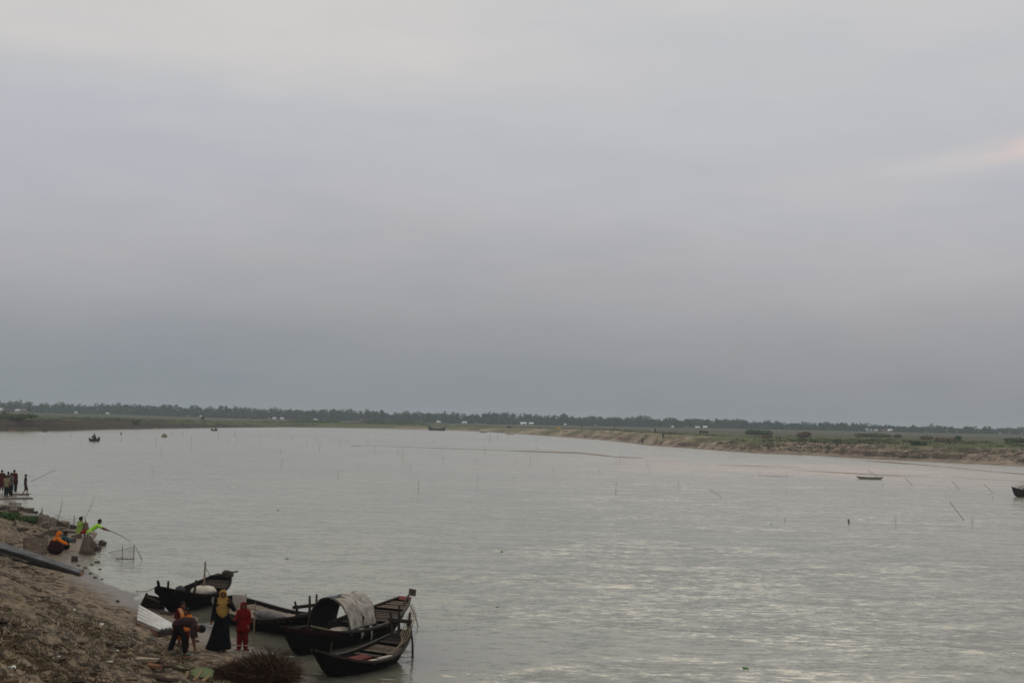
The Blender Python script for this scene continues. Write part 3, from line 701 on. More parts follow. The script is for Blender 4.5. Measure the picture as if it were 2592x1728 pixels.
def stern_frame(root, x, w, z0, h, mt=None):
    mt = mt or m_darkbam
    MB().box((x, 0, z0 + 0.02), (0.12, w * 1.05, 0.09)).build('cross_beam', mt, root)
    MB().box((x, 0, z0 + h * 0.62), (0.09, w * 1.35, 0.09)).build('cross_beam', mt, root)
    for y, ty, tz in ((-w * .42, -w * .62, h), (0.02, 0.03, h * 1.25), (w * .40, w * .60, h * 0.95)):
        MB().tube([(x, y, z0 - 0.12), (x + 0.01, (y + ty) / 2 + random.uniform(-.02, .02), z0 + h * .5), (x, ty, z0 + tz)], [0.045, 0.04, 0.03], 6).build('post', mt, root)
stern_frame(r4, f(.93, 1, 1).x, 0.52, f.sheer(.93), 0.62)
for i in range(5):
    MB().tube([(f(.56, 1, 1).x + .25 * i, -0.56 + 0.03 * i, f.sheer(.6) + .04), (f(.84, 1, 1).x, -0.46 + 0.05 * i, f.sheer(.8) + .14 + .03 * i), (f(1, 1, 1).x + 0.10 * i, -0.34 + 0.10 * i, f.sheer(.95) + 0.50 + .05 * i)], 0.012, 5).build('bamboo_pole', m_bamboo, r4)
xe = f(1, 1, 1).x
MB().tube([(xe + .02, -.12, .95), (xe + .05, -.20, .35), (xe + .05, -.22, -.4)], 0.030, 5).build('rudder_pole', m_darkbam, r4)


# --- middle boat with the bamboo deck ---------------------------------
r2, Ln = place_boat('wooden_boat', 'broad dark boat with a pale slatted deck and steering frame, behind the girl in red', (-8.75, 39.9, 0), (-5.30, 36.7, 0), BG)
f = hull_fn(Ln, 1.9, 0.42, bow=0.26, stern=0.30, draft=0.2, full=3.2, wb=0.35, ws=0.2, rake_b=0.35, rake_s=0.45)
make_hull(r2, f, m_rail, ribs=5)
deck_planks(r2, f, 0.14, 0.62, 17, 0.10, mat('pale_slats', (0.34, 0.28, 0.225), 0.9, .3, 7, .1, col2=(0.17, 0.135, 0.105))); deck_planks(r2, f, 0.64, 0.9, 7, 0.10, m_deckd)
MB().ell((f(.62, 1, 1).x, -0.35, 0.46), (0.75, 0.30, 0.13), 14, 8).build('grey_tarpaulin', mat('grey_tarp', (0.085, 0.078, 0.082), 0.7, 0.4, 5, 0.3, bump=0.6), r2, True)
stern_frame(r2, f(.90, 1, 1).x, 0.80, f.sheer(.9) - .02, 0.44)
MB().tube([(f(.9, 1, 1).x, 0.28, 0.3), (f(.9, 1, 1).x - .1, 0.36, 1.15)], [0.05, 0.03], 6).build('forked_post', m_bamboo_d, r2)
MB().tube([(f(.1, 1, 1).x, -.6, .62), (f(.55, 1, 1).x, -.15, .50)], 0.02, 5).build('pole', m_bamboo, r2)

# --- back boat with sacks and mast -----------------------------------
r1, Ln = place_boat('wooden_boat', 'dark boat with a high pointed bow and short mast, moored farthest back', (-10.72, 40.2, 0), (-9.62, 44.3, 0), BG)
f = hull_fn(Ln, 1.62, 0.46, bow=0.44, stern=0.36, draft=0.2, full=2.5, ws=0.22, rake_b=0.7, rake_s=0.5)
make_hull(r1, f, m_tarin, ribs=7)
deck_planks(r1, f, 0.04, 0.22, 6, 0.10, m_tarin); deck_planks(r1, f, 0.78, 0.94, 6, 0.10, m_deckd)
MB().tube([(f(0, 1, 1).x + .12, 0, 0.6), (f(0, 1, 1).x - 0.10, 0, 1.08)], [0.06, 0.045], 6).build('stem_post', m_tar, r1)
for s, y in ((0.22, .3), (0.36, -.3)): MB().tube([(f(s, 1, 1).x, y, 0.4), (f(s, 1, 1).x + .08, y * 1.1, 0.92)], [0.05, 0.04], 6).build('post', m_darkbam, r1)
xm = f(.66, 1, 1).x
MB().tube([(xm, 0, 0.1), (xm + 0.16, 0.05, 1.36)], [0.045, 0.03], 6).build('mast', m_bamboo, r1)
MB().tube([(xm + .14, .05, 1.2), (xm + .6, .1, .85), (xm + 1.2, 0, .85)], 0.012, 4).build('stay_rope', m_rope, r1)
xe = f(1, 1, 1).x
MB().tube([(xe - .5, .1, .80), (xe + .40, -.30, .88)], 0.03, 5).build('tiller', m_rail, r1)
MB().box((xe + .05, -.1, .82), (0.28, 0.3, 0.2), jit=.04).build('stern_block', m_deckd, r1)
def bag(label, root_loc, dims, mt, name, cat, rz=0, jit=0.03):
    mb = MB(); mb.ell((0, 0, dims[2] / 2), (dims[0] / 2, dims[1] / 2, dims[2] / 2), 14, 9)
    mb.v = [tuple(Vector(v) + Vector((random.uniform(-jit, jit), random.uniform(-jit, jit), random.uniform(-jit, jit) * .5))) for v in mb.v]
    mb.v = [(v[0], v[1], max(0.0, v[2])) for v in mb.v]
    o = mb.build(name, mt, None, True); o.location = root_loc; o.rotation_euler = (0, 0, rz); tag(o, label, cat); return o
W1 = lambda x, y, z: Vector((r1.location.x, r1.location.y, 0)) + Matrix.Rotation(r1.rotation_euler.z, 3, 'Z') @ Vector((x, y, z))
W2 = lambda x, y, z: Vector((r2.location.x, r2.location.y, 0)) + Matrix.Rotation(r2.rotation_euler.z, 3, 'Z') @ Vector((x, y, z))
bag('pale stuffed sack lying in the back boat, beside its mast', W1(0.15, -0.25, 0.30), (0.85, 0.72, 0.36), m_sack, 'sack', 'sack', 0.4)
bag('dark bluish drum-shaped bundle standing in the bow of the back boat', W1(-0.75, 0.1, 0.38), (0.34, 0.34, 0.36), mat('dark_bundle', (0.03, 0.035, 0.042), 0.7), 'bundle', 'bundle')
mb = MB()
mb.loft([[Vector((sx_ * a, sy_ * b_, z)) for sx_, sy_ in ((-1, -1), (1, -1), (1, 1), (-1, 1))] for a, b_, z in ((0.15, 0.14, 0), (0.175, 0.16, 0.30), (0.165, 0.15, 0.35))])
o = mb.build('box', m_greybox); o.location = W2(-1.72, 0.20, 0.44); o.rotation_euler = (0, 0, -0.15)
tag(o, 'pale grey box standing on the raised end of the broad boat, behind the woman', 'box')

# mooring lines
def sag(a, b_, dip, n=10):
    return [Vector(a).lerp(Vector(b_), i / n) - Vector((0, 0, dip * 4 * (i / n) * (1 - i / n))) for i in range(n + 1)]
g = ground(345, 1494)
tag(MB().tube(sag(W1(-2.18, 0, 0.98), g, 0.12), 0.012, 4).build('mooring_rope', m_rope), 'thin rope from the bow of the back boat to the mud', 'rope')
g = ground(722, 1660)
tag(MB().tube(sag((-4.55, 30.75, .62), g, 0.05), 0.010, 4).build('mooring_rope', mat('green_rope', (0.05, 0.12, 0.05), 0.8)), 'green rope from the bow of the nearest boat to the shore', 'rope')

# broken dinghy end on the shore
gA = ground(384, 1538)
rd = thing('boat_wreck', 'broken dark plank bow of an old dinghy lying on the mud, before the back boat', 'boat wreck', gA, 0.0)
for i in range(5):
    z0 = 0.03 + 0.085 * i
    MB().bar((-0.36 + .045 * i, -0.05, z0 + .02), (0.34 - .01 * i, -0.18, z0 * 0.55), 0.022, 0.086).build('plank', m_tarin if i < 4 else m_deckd, rd)
    MB().bar((-0.36 + .045 * i, 0.0, z0 + .02), (0.26, 0.50, z0 * 0.55), 0.022, 0.086).build('plank', m_tarin, rd)
MB().tube([(-0.42, 0, -0.1), (-0.17, 0, 0.47)], 0.035, 6).build('stem_post', m_tar, rd)
MB().bar((.34, -.18, .12), (.27, .50, .12), 0.03, 0.26).build('bulkhead', m_tarin, rd)

# --- distant boats -------------------------------------------------
def small_boat(label, px, py, width_px, ang, hpx, mt, group=None, rise=0.25, beam=0.26, cat='boat'):
    p = at_z(px, py); sc = p.y / FPX; Lx = width_px * sc
    Lb = Lx / max(0.3, abs(math.cos(ang)))
    r = thing('rowing_boat', label, cat, (p.x, p.y, 0), ang, group)
    f = hull_fn(Lb, Lb * beam, hpx * sc, bow=Lb * rise * .5, stern=Lb * rise * .4, draft=0.12, full=2.4, ws=0.1, rake_b=Lb * .08, rake_s=Lb * .06)
    mb = MB(); ns, nk = 15, 5
    rings = [[f(i / 14, k / 4, -1) for k in (4, 3, 2, 1, 0)] + [f(i / 14, k / 4, 1) for k in (1, 2, 3, 4)] + [f(i / 14, k / 4, 1, .05) for k in (4, 3, 2, 1)] + [f(i / 14, k / 4, -1, .05) for k in (0, 1, 2, 3, 4)] for i in range(15)]
    mb.loft(rings, True, True); mb.build('hull', mt, r)
    for s in (.3, .68): MB().box((f(s, 1, 1).x, 0, f.sheer(s) - .08), (.18, 2 * f.beam(s) * .95, .04)).build('thwart', m_deckd, r)
    return r, f, sc
FB = None
m_bgrey = mat('grey_paint', (0.20, 0.20, 0.17), 0.6, 0.2)
m_bdark = mat('far_boat_dark', (0.022, 0.018, 0.016), 0.7, 0.3)
ra_, fa_, sa_ = small_boat('small dark rowing boat far out on the left with a man in it', 239, 1117, 26, 0.5, 6, m_bdark, beam=.34)
rb_, fb_, sb_ = small_boat('small dark boat with huddled passengers by the far left bank', 542, 1090, 17, 0.25, 3.5, m_bdark)
small_boat('dark curved boat lying at the foot of the far sandy bank', 1106, 1089, 46, 0.08, 4.5, m_bdark, rise=.30)
rg_, fg_, sg_ = small_boat('empty grey wooden skiff aground on the shallow bar at right', 2202, 1212.5, 66, -0.22, 5.5, m_bgrey, rise=.05, beam=.17)
small_boat('low pale boat drawn up at the tip of the sandy spit', 1291, 1099, 22, 0.05, 1.5, m_bgrey, rise=.1)
small_boat('white boat pulled onto the mud at the left end of the far bank', 14, 1088, 18, -0.6, 3, mat('white_paint', (0.6, 0.6, 0.6), 0.6))
small_boat('tiny dark boat under the far left bank', 114, 1093, 11, 0.1, 2, m_bdark)
small_boat('blue boat moored under the far sandy bank', 1223, 1094, 20, 0.1, 1.8, mat('blue_paint', (0.05, 0.13, 0.19), 0.6))
rh_, fh_, sh_ = small_boat('dark boat loaded high with brown brushwood, at the right edge', 2615, 1258, 112, 0.12, 15, m_bdark, rise=.2, beam=.24)
mb = MB(); c0 = Vector((0, 0, fh_.sheer(.5) - .1))
for i in range(900):
    p = Vector((random.gauss(0, 1) * .9, random.gauss(0, .3), abs(random.gauss(0, .42)) * max(.2, 1 - abs(random.random() - .5)))) + c0
    if abs(p.x) > 1.6: continue
    q = Vector((random.uniform(-1, 1), random.uniform(-1, 1), random.uniform(-.3, .6))).normalized() * random.uniform(.2, .5)
    mb.tube([p, p + q], .012, 3)
o = mb.build('brushwood_load', mat('load_twigs', (0.10, 0.055, 0.035), .9)); o['kind'] = 'thing'
o.location = rh_.location; o.rotation_euler = rh_.rotation_euler
tag(o, 'brown brushwood heaped on the dark boat at the right edge', 'brushwood')

# buoy like raft with marker
p = at_z(416, 1106); r = thing('float', 'round pale float carrying a small dark marker post, left of mid river', 'float', (p.x, p.y, 0))
MB().ell((0, 0, .25), (.75, .55, .5), 14, 8).build('body', mat('straw', (0.22, 0.18, 0.11), .9), r, True)
MB().ell((0, 0, .72), (.3, .3, .18), 10, 6).build('cap', m_bdark, r, True)
# ------------------------------------------------------------------ people
def pmat(name, col, rough=0.85, noise=0.18, scale=14): return mat(name, col, rough, noise, scale, 0.06)
m_skin = pmat('brown_skin', (0.14, 0.066, 0.040), 0.6, 0.08)
m_hair = pmat('black_hair', (0.008, 0.007, 0.007), 0.6)
m_eye = pmat('eye', (0.02, 0.015, 0.012), 0.3)
def capsule(mb, a, b_, ra, rb, n=9):
    a = Vector(a); b_ = Vector(b_); t = (b_ - a); ln = t.length
    if ln < 1e-6: return
    t.normalize(); pts = []; rs = []
    for k in (90, 65, 40, 15): x = math.radians(k); pts.append(a - t * ra * math.sin(x)); rs.append(max(1e-4, ra * math.cos(x)))
    pts.append((a + b_) / 2); rs.append((ra + rb) / 2)
    for k in (15, 40, 65, 90): x = math.radians(k); pts.append(b_ + t * rb * math.sin(x)); rs.append(max(1e-4, rb * math.cos(x)))
    mb.tube(pts, rs, n)
def remesh(o, vox, sm=3):
    md = o.modifiers.new('body', 'REMESH'); md.mode = 'VOXEL'; md.voxel_size = vox; md.use_smooth_shade = True
    if sm: s = o.modifiers.new('smooth', 'SMOOTH'); s.factor = 0.5; s.iterations = sm
    return o
def V(*a): return Vector(a)
def base_pose():
    """1.60 m person, x right, y forward, z up"""
    P = {'pelvis': V(0, 0, .88), 'waist': V(0, 0, 1.02), 'chest': V(0, 0, 1.22), 'neck': V(0, -.005, 1.36), 'head': V(0, .015, 1.485)}
    for s, n in ((-1, 'l'), (1, 'r')):
        P['sh' + n] = V(s * .165, -.01, 1.31); P['el' + n] = V(s * .215, -.02, 1.06); P['wr' + n] = V(s * .225, .05, .83)
        P['hip' + n] = V(s * .085, 0, .86); P['kn' + n] = V(s * .09, .02, .46); P['an' + n] = V(s * .09, -.01, .075)
    return P
def hand(mb, wr, dirv, palm_n, s=1.0, curl=0.5):
    d = dirv.normalized(); n = palm_n - d * palm_n.dot(d); n = n.normalized() if n.length > 1e-3 else V(0, 0, 1).cross(d).normalized(); side = d.cross(n)
    pc = wr + d * .085 * s
    for q in (-1, -.35, .35, 1): capsule(mb, wr + side * .012 * q * s, pc + side * .028 * q * s, .015 * s, .013 * s, 6)
    for q, ln in ((-1, .062), (-.35, .074), (.35, .070), (1, .056)):
        a = pc + side * .029 * q * s; k1 = (d * math.cos(curl * .7) + n * math.sin(curl * .7)); k2 = (d * math.cos(curl * 1.7) + n * math.sin(curl * 1.7))
        m_ = a + k1 * ln * .55 * s; capsule(mb, a, m_, .0095 * s, .009 * s, 6); capsule(mb, m_, m_ + k2 * ln * .5 * s, .009 * s, .0075 * s, 6)
    th = wr + d * .03 * s + side * .026 * s; t1 = th + (d * .6 + side * .7 + n * .3).normalized() * .038 * s
    capsule(mb, th, t1, .013 * s, .011 * s, 6); capsule(mb, t1, t1 + (d * .9 + side * .2 + n * .4).normalized() * .03 * s, .011 * s, .009 * s, 6)
def person(label, loc, rz, P, sc=1.0, top=None, legs=None, dress=None, scarf=None, hair=True, hairlen=0, vox=0.011, handdir=None, sleeve=1.0, short=False, face=V(0, 1, 0), child=1.0, extra=None, group=None, belly=1.0, fing=True, shoes=None, baggy=1.0):
    root = thing('person', label, 'person', loc, rz, group); root.scale = (sc, sc, sc)
    face = face.normalized(); hd = P['head']; nk = P['neck']; hs = child
    up = (hd - nk).normalized(); sd_ = face.cross(up); sd_ = sd_.normalized() if sd_.length > .1 else V(1, 0, 0); fc = up.cross(sd_) * 1.0
    if fc.dot(face) < 0: fc = -fc
    up = sd_.cross(fc); 
    HM = Matrix((sd_, fc, up)).transposed()
    def hp(x, y, z): return hd + HM @ V(x * hs, y * hs, z * hs)
    mb = MB()
    mb.ell(hd, (.073 * hs, .092 * hs, .105 * hs), 14, 10, M=HM)
    capsule(mb, hp(0, .035, -.06), hp(0, .05, -.085), .042 * hs, .028 * hs)             # jaw
    capsule(mb, hp(0, .086, .0), hp(0, .100, -.028), .009 * hs, .014 * hs, 7)           # nose
    capsule(mb, hp(-.016, .080, -.055), hp(.016, .080, -.055), .009 * hs, .009 * hs, 7)   # mouth
    for s in (-1, 1): capsule(mb, hp(s * .074, -.005, .012), hp(s * .076, -.01, -.022), .013 * hs, .011 * hs, 7)
    capsule(mb, nk - (nk - P['chest']).normalized() * .03, hd - up * .05 * hs, .052, .046)
    tw = lambda a, b_, ra, rb, wd: [capsule(mb, P[a] + lr * wd, P[b_] + lr * wd, ra, rb) for lr in (X_, -X_)]
    X_ = (P['shr'] - P['shl']).normalized(); XP = (P['hipr'] - P['hipl']).normalized()
    for s in (-1, 1):
        capsule(mb, P['pelvis'] + XP * s * .06, P['waist'] + X_ * s * .05, .098 * belly, .088 * belly)
        capsule(mb, P['waist'] + X_ * s * .05, P['chest'] + X_ * s * .065, .088 * belly, .098)
        capsule(mb, P['chest'] + X_ * s * .065, P['neck'] + X_ * s * .05 - (P['neck'] - P['chest']) * .3, .098, .06)
    for n in 'lr':
        capsule(mb, P['neck'].lerp(P['sh' + n], .35) - up * .03, P['sh' + n], .05, .052)
        capsule(mb, P['sh' + n], P['el' + n], .047, .037); capsule(mb, P['el' + n], P['wr' + n], .038, .025)
        capsule(mb, P['hip' + n], P['kn' + n], .082, .052); capsule(mb, P['kn' + n], P['kn' + n].lerp(P['an' + n], .4), .052, .053); capsule(mb, P['kn' + n].lerp(P['an' + n], .35), P['an' + n], .053, .034)
        fd = P.get('ft' + n, V(0, 1, 0)); ft = P['an' + n] + fd * .15 + V(0, 0, -.048)
        capsule(mb, P['an' + n] + V(0, 0, -.035) - fd * .04, ft, .036, .026); capsule(mb, P['an' + n] + V(.02, 0, -.04), ft + V(.025, 0, 0), .03, .022)
        hv = (P['wr' + n] - P['el' + n]).normalized()
        if handdir and n in handdir: hv = handdir[n].normalized()
        if fing: hand(mb, P['wr' + n], hv, V(0, 0, -1) if abs(hv.z) < .7 else V(0, 1, 0))
    body = remesh(mb.build('body', m_skin, root), vox, 2)
    for s in (-1, 1): MB().ell(hp(s * .031, .083, .018), (.014 * hs, .008 * hs, .008 * hs), 8, 6, M=HM).build('eye', m_eye, root, True)
    if hair:
        h_ = MB(); h_.ell(hp(0, -.018, .022), (.086 * hs, .096 * hs, .105 * hs), 14, 10, M=HM)
        h_.v = [tuple(v) for v in h_.v]
        # keep the face clear: push the front lower part back
        out = []
        for v in h_.v:
            l = HM.inverted() @ (Vector(v) - hd)
            if l.y > .02 * hs and l.z < .05 * hs: l.y = .02 * hs + (l.y - .02 * hs) * .1
            l += V(random.uniform(-.004, .004), random.uniform(-.004, .004), random.uniform(-.004, .004))
            out.append(hd + HM @ l)
        h_.v = out
        if hairlen: capsule(h_, hp(0, -.08, 0), hp(0, -.10, -hairlen), .05, .025)
        h_.build('hair', m_hair, root, True)
    if top:
        g_ = MB(); e = .022
        for s in (-1, 1):
            capsule(g_, P['pelvis'] + XP * s * .065 + (P['waist'] - P['pelvis']) * (-.25 if not short else .4), P['waist'] + X_ * s * .055, .105 * belly + e, .092 * belly + e)
            capsule(g_, P['waist'] + X_ * s * .055, P['chest'] + X_ * s * .07, .092 * belly + e, .10 + e)
            capsule(g_, P['chest'] + X_ * s * .07, P['neck'] + X_ * s * .06 - (P['neck'] - P['chest']) * .35, .10 + e, .065 + e * .5)
        for n in 'lr':
            capsule(g_, P['neck'].lerp(P['sh' + n], .45) - up * .03, P['sh' + n], .052 + e * .7, .055 + e)
            el_, wr_ = P['el' + n], P['wr' + n]
            if sleeve > .5: capsule(g_, P['sh' + n], el_, .05 + e, .042 + e); capsule(g_, el_, el_.lerp(wr_, (sleeve - .5) * 2 * .92), .042 + e, .034 + e)
            elif sleeve > 0: capsule(g_, P['sh' + n], P['sh' + n].lerp(el_, sleeve * 2 * .8), .052 + e, .047 + e)
        remesh(g_.build('shirt', top, root), .013, 3)
    if legs:
        mt, ln = legs; g_ = MB()
        for s in (-1, 1): capsule(g_, P['pelvis'] + XP * s * .06 - V(0, 0, .02), P['waist'].lerp(P['pelvis'], .4) + XP * s * .05, .115, .105)
        for n in 'lr':
            capsule(g_, P['hip' + n], P['kn' + n], .10 * baggy, .075 * baggy)
            if ln > .5: capsule(g_, P['kn' + n], P['kn' + n].lerp(P['an' + n], (ln - .5) * 2 * .9), .076 * baggy, .068 * baggy)
        remesh(g_.build('trousers', mt, root), .013, 3)
    if dress:
        mt, rings = dress; nn = 28; R_ = []
        for i, (c, rx, ry) in enumerate(rings):
            R_.append([Vector(c) + V(math.cos(2 * math.pi * k / nn) * rx * (1 + .06 * (i / len(rings)) * math.sin(k * 5 * math.pi / 7 + i * .3)), math.sin(2 * math.pi * k / nn) * ry * (1 + .06 * (i / len(rings)) * math.cos(k * 6 * math.pi / 7)), 0) for k in range(nn)])
        MB().loft(R_, True, True).build('dress', mt, root, True)
    if scarf:
        mt, drop, wdt = scarf; g_ = MB(); nn = 22
        # hood: rings from crown to neck, open at the face
        rows = []
        for j, (z, r_) in enumerate(((.135, .02), (.125, .06), (.10, .085), (.06, .102), (.02, .108), (-.03, .106), (-.08, .10), (-.12, .10))):
            row = []
            for k in range(nn + 1):
                a0 = math.radians(48 if z < .1 else (20 if z < .12 else 0)); th = math.pi / 2 + a0 + (2 * math.pi - 2 * a0) * k / nn
                row.append(hp(math.cos(th) * r_ * .93, math.sin(th) * r_ * 1.1 - .008, z) + V(random.uniform(-.003, .003), 0, 0))
            rows.append(row)
        vin = [[p.lerp(hp(0, 0, .0), .06) for p in row] for row in rows]
        ring = [row + v_[::-1] for row, v_ in zip(rows, vin)]
        g_.loft(ring, True, True).build('headscarf', mt, root, True)
        if drop:
            d_ = MB(); R_ = []
            zn = hd.z - .12 * hs; c0 = P['neck']; ch = P['chest']
            for (q, rx, ry) in ((-.12, .085, .08), (0, .13, .095), (.10, .175, .11), (.25, .19, .125), (.5, .18 * wdt, .14), (.75, .155 * wdt, .145), (.92, .11 * wdt, .13), (1, .06 * wdt, .10)):
                c = c0.lerp(ch + (ch - c0), min(1, max(q, -.1) * drop / .3 * .5)) if drop <= .3 else V(c0.x, c0.y, c0.z + .03).lerp(V(ch.x, ch.y + .01, c0.z - drop), q)
                R_.append([c + V(math.cos(2 * math.pi * k / 24) * rx, math.sin(2 * math.pi * k / 24) * ry, .02 * math.sin(k * 2.1 + q * 6)) for k in range(24)])
            d_.loft(R_, True, True).build('shawl', mt, root, True)
    if shoes:
        for n in 'lr':
            fd = P.get('ft' + n, V(0, 1, 0)); a = P['an' + n]; s_ = MB(); capsule(s_, a + V(0, 0, -.045) - fd * .05, a + fd * .17 + V(0, 0, -.05), .045, .04); s_.build('shoe', shoes, root, True)
    return root
def toCam(p): return math.atan2(-(p.x), (p.y)) + math.pi      # heading that turns local +y to the camera
def feet(px, py): g = ground(px, py); return g

# woman in yellow shawl and black dress, waving
black = pmat('black_cloth', (0.004, 0.0042, 0.006)); yellow = pmat('yellow_shawl', (0.30, 0.18, 0.05), .85, .2, 8)
p = feet(560, 1648); P = base_pose()
P['elr'] = V(.30, .03, 1.10); P['wrr'] = V(.17, .19, 1.27); P['ell'] = V(-.22, -.03, 1.05); P['wrl'] = V(-.26, .05, .84)
# local +x is the woman's right? (+y faces the camera, so +x appears at image left): swap sides
P = {k: V(-v.x, v.y, v.z) for k, v in P.items()}
def swap(P):
    Q = {}
    for k, v in P.items():
        kk = k[:-1] + {'l': 'r', 'r': 'l'}[k[-1]] if k[:-1] in ('sh', 'el', 'wr', 'hip', 'kn', 'an', 'ft') else k
        Q[kk] = v
    return Q
P = swap(P)
person('woman in a long black dress and yellow shawl, one hand raised to her chin', p, toCam(p), P, 0.97, top=black, handdir={'l': V(.3, .2, 1)},
       dress=(black, [(V(0, 0, 1.20), .13, .11), (V(0, 0, 1.02), .155, .125), (V(.01, 0, .86), .18, .145), (V(.03, 0, .60), .22, .17), (V(.055, 0, .34), .265, .20), (V(.075, 0, .15), .31, .22), (V(.08, 0, .07), .325, .23)]),
       scarf=(yellow, .50, 1.0), hair=False, vox=.008)
# girl in red
red = pmat('red_cloth_garment', (0.135, 0.005, 0.005)); dred = pmat('deep_red', (0.12, 0.005, 0.006)); lace = pmat('pale_lace', (0.45, 0.33, 0.24))
p = feet(613, 1644); P = base_pose()
P['ell'] = V(.22, .06, 1.10); P['wrl'] = V(.30, .22, 1.04); P['elr'] = V(-.23, -.02, 1.07); P['wrr'] = V(-.20, .08, .88)
P = {k: (V(-v.x, v.y, v.z) if k not in ('ell', 'wrl', 'elr', 'wrr') else v) for k, v in P.items()}; P['anl'].x += .05; P['anr'].x -= .05; P['ftl'] = V(.5, .8, 0).normalized(); P['ftr'] = V(-.5, .8, 0).normalized()
q = P['shl'].copy();
P['shl'], P['shr'] = V(.165, -.01, 1.31), V(-.165, -.01, 1.31); P['hipl'], P['hipr'] = V(.085, 0, .86), V(-.085, 0, .86); P['knl'], P['knr'] = V(.10, .02, .46), V(-.10, .02, .46); P['anl'], P['anr'] = V(.11, -.01, .075), V(-.11, -.01, .075)
gr = person('girl dressed all in red with a red headscarf, standing beside the woman in black', p, toCam(p), P, 0.77, top=red, legs=(red, 1.0), baggy=1.35, scarf=(red, .34, 1.0), hair=False, child=1.12, vox=.009, shoes=dred, handdir={'l': V(.5, .4, .5)},
       dress=(red, [(V(0, 0, 1.1), .14, .12), (V(0, 0, .9), .19, .15), (V(-.01, 0, .72), .225, .17), (V(-.02, 0, .62), .245, .18)]))
for s in (-1, 1): MB().loft([[V(s * .11 + math.cos(a) * r_, math.sin(a) * r_, z) for a in [2 * math.pi * k / 14 for k in range(14)]] for r_, z in ((.088, .185), (.092, .16), (.09, .15))]).build('trouser_hem', lace, gr, True)

# bending man gathering things
dk = pmat('dark_plum_shirt', (0.035, 0.020, 0.020)); navy = pmat('dark_trousers', (0.012, 0.010, 0.012))
p = feet(470, 1664); P = base_pose()
P['pelvis'] = V(0, -.20, .82); P['waist'] = V(0, -.08, .88); P['chest'] = V(0, .10, .86); P['neck'] = V(0, .22, .78); P['head'] = V(0, .33, .70)
for s, n in ((-1, 'l'), (1, 'r')):
    P['sh' + n] = V(s * .16, .18, .78); P['el' + n] = V(s * .19, .16, .52); P['wr' + n] = V(s * .10, .20, .30)
    P['hip' + n] = V(s * .09, -.20, .80); P['kn' + n] = V(s * .10, -.16 + .15 * s, .45); P['an' + n] = V(s * .11, -.22 + .20 * s, .075)
person('barefoot person in dark clothes bending far forward over the mud', p, math.radians(-82), P, 0.97, top=dk, legs=(navy, .9), hair=True, face=V(0, .6, -.8), vox=.009, sleeve=.5)
# two children behind him
org = pmat('orange_scarf', (0.55, 0.17, 0.03)); peach = pmat('peach_shawl', (0.52, 0.26, 0.13)); mar = pmat('maroon_top', (0.075, 0.008, 0.008))
p = feet(459, 1638); P = base_pose()
P['ell'] = V(.24, -.02, 1.09); P['wrl'] = V(.14, .14, 1.0); P['elr'] = V(-.24, -.02, 1.09); P['wrr'] = V(-.16, .14, 1.0)
P = {k: (V(-v.x, v.y, v.z) if k not in ('ell', 'wrl', 'elr', 'wrr') else v) for k, v in P.items()}
c1 = person('small girl in a maroon dress with a peach shawl, standing behind the bending person', p, toCam(p) + .3, P, 0.70, top=mar, child=1.25, vox=.012, sleeve=1.0,
       dress=(org, [(V(0, 0, 1.05), .14, .12), (V(0, 0, .8), .20, .16), (V(0, 0, .5), .26, .20), (V(0, 0, .3), .29, .22)]))
mb = MB(); mb.loft([[V(x + .07 * math.cos(a), y + .03 * math.sin(a), z) for a in [2 * math.pi * k / 12 for k in range(12)]] for x, y, z in ((.10, .02, 1.40), (.09, .12, 1.30), (.04, .17, 1.15), (.0, .18, 1.0), (-.05, .17, .86))])
mb.build('shawl', peach, c1, True)
p = feet(468, 1649); P = base_pose()
person('small child with black hair and an orange scarf, close behind the bending person', p, toCam(p) - .5, P, 0.66, top=org, legs=(mar, .9), child=1.25, vox=.012, sleeve=.4, hairlen=.1)

# squatting woman in orange and a girl
def squat():
    P = base_pose(); P['pelvis'] = V(0, -.16, .22); P['waist'] = V(0, -.12, .36); P['chest'] = V(0, -.02, .54); P['neck'] = V(0, .05, .68); P['head'] = V(0, .10, .80)
    for s, n in ((-1, 'l'), (1, 'r')):
        P['sh' + n] = V(s * .16, .03, .63); P['el' + n] = V(s * .20, .24, .48); P['wr' + n] = V(s * .10, .42, .40)
        P['hip' + n] = V(s * .10, -.14, .22); P['kn' + n] = V(s * .14, .24, .42); P['an' + n] = V(s * .12, .06, .075)
    return P
orange = pmat('bright_orange_cloth', (0.62, 0.16, 0.012)); wine = pmat('wine_skirt', (0.030, 0.007, 0.007)); teal = pmat('teal_print', (0.03, 0.075, 0.085))
p = feet(141, 1401); P = squat()
person('woman squatting in an orange headscarf and dark wine skirt', p, math.radians(-68), P, 1.02, top=orange, scarf=(orange, .30, 1.0), hair=False, vox=.011, face=V(.2, 1, -.35),
       dress=(wine, [(V(0, -.02, .56), .19, .20), (V(0, .02, .44), .25, .28), (V(0, -.01, .28), .30, .33), (V(0, -.02, .14), .29, .31), (V(0, .0, .05), .22, .24), (V(0, 0, .0), .16, .17)]))
p = feet(160, 1390); P = squat()
person('girl in black and teal squatting beside the woman in the orange scarf', p, math.radians(-78), P, 0.86, top=teal, legs=(black, .95), hair=True, hairlen=.12, vox=.012, face=V(.2, 1, -.45), child=1.1,
       dress=(black, [(V(0, .02, .42), .18, .20), (V(0, .03, .25), .23, .27), (V(0, .04, .04), .22, .26)]))

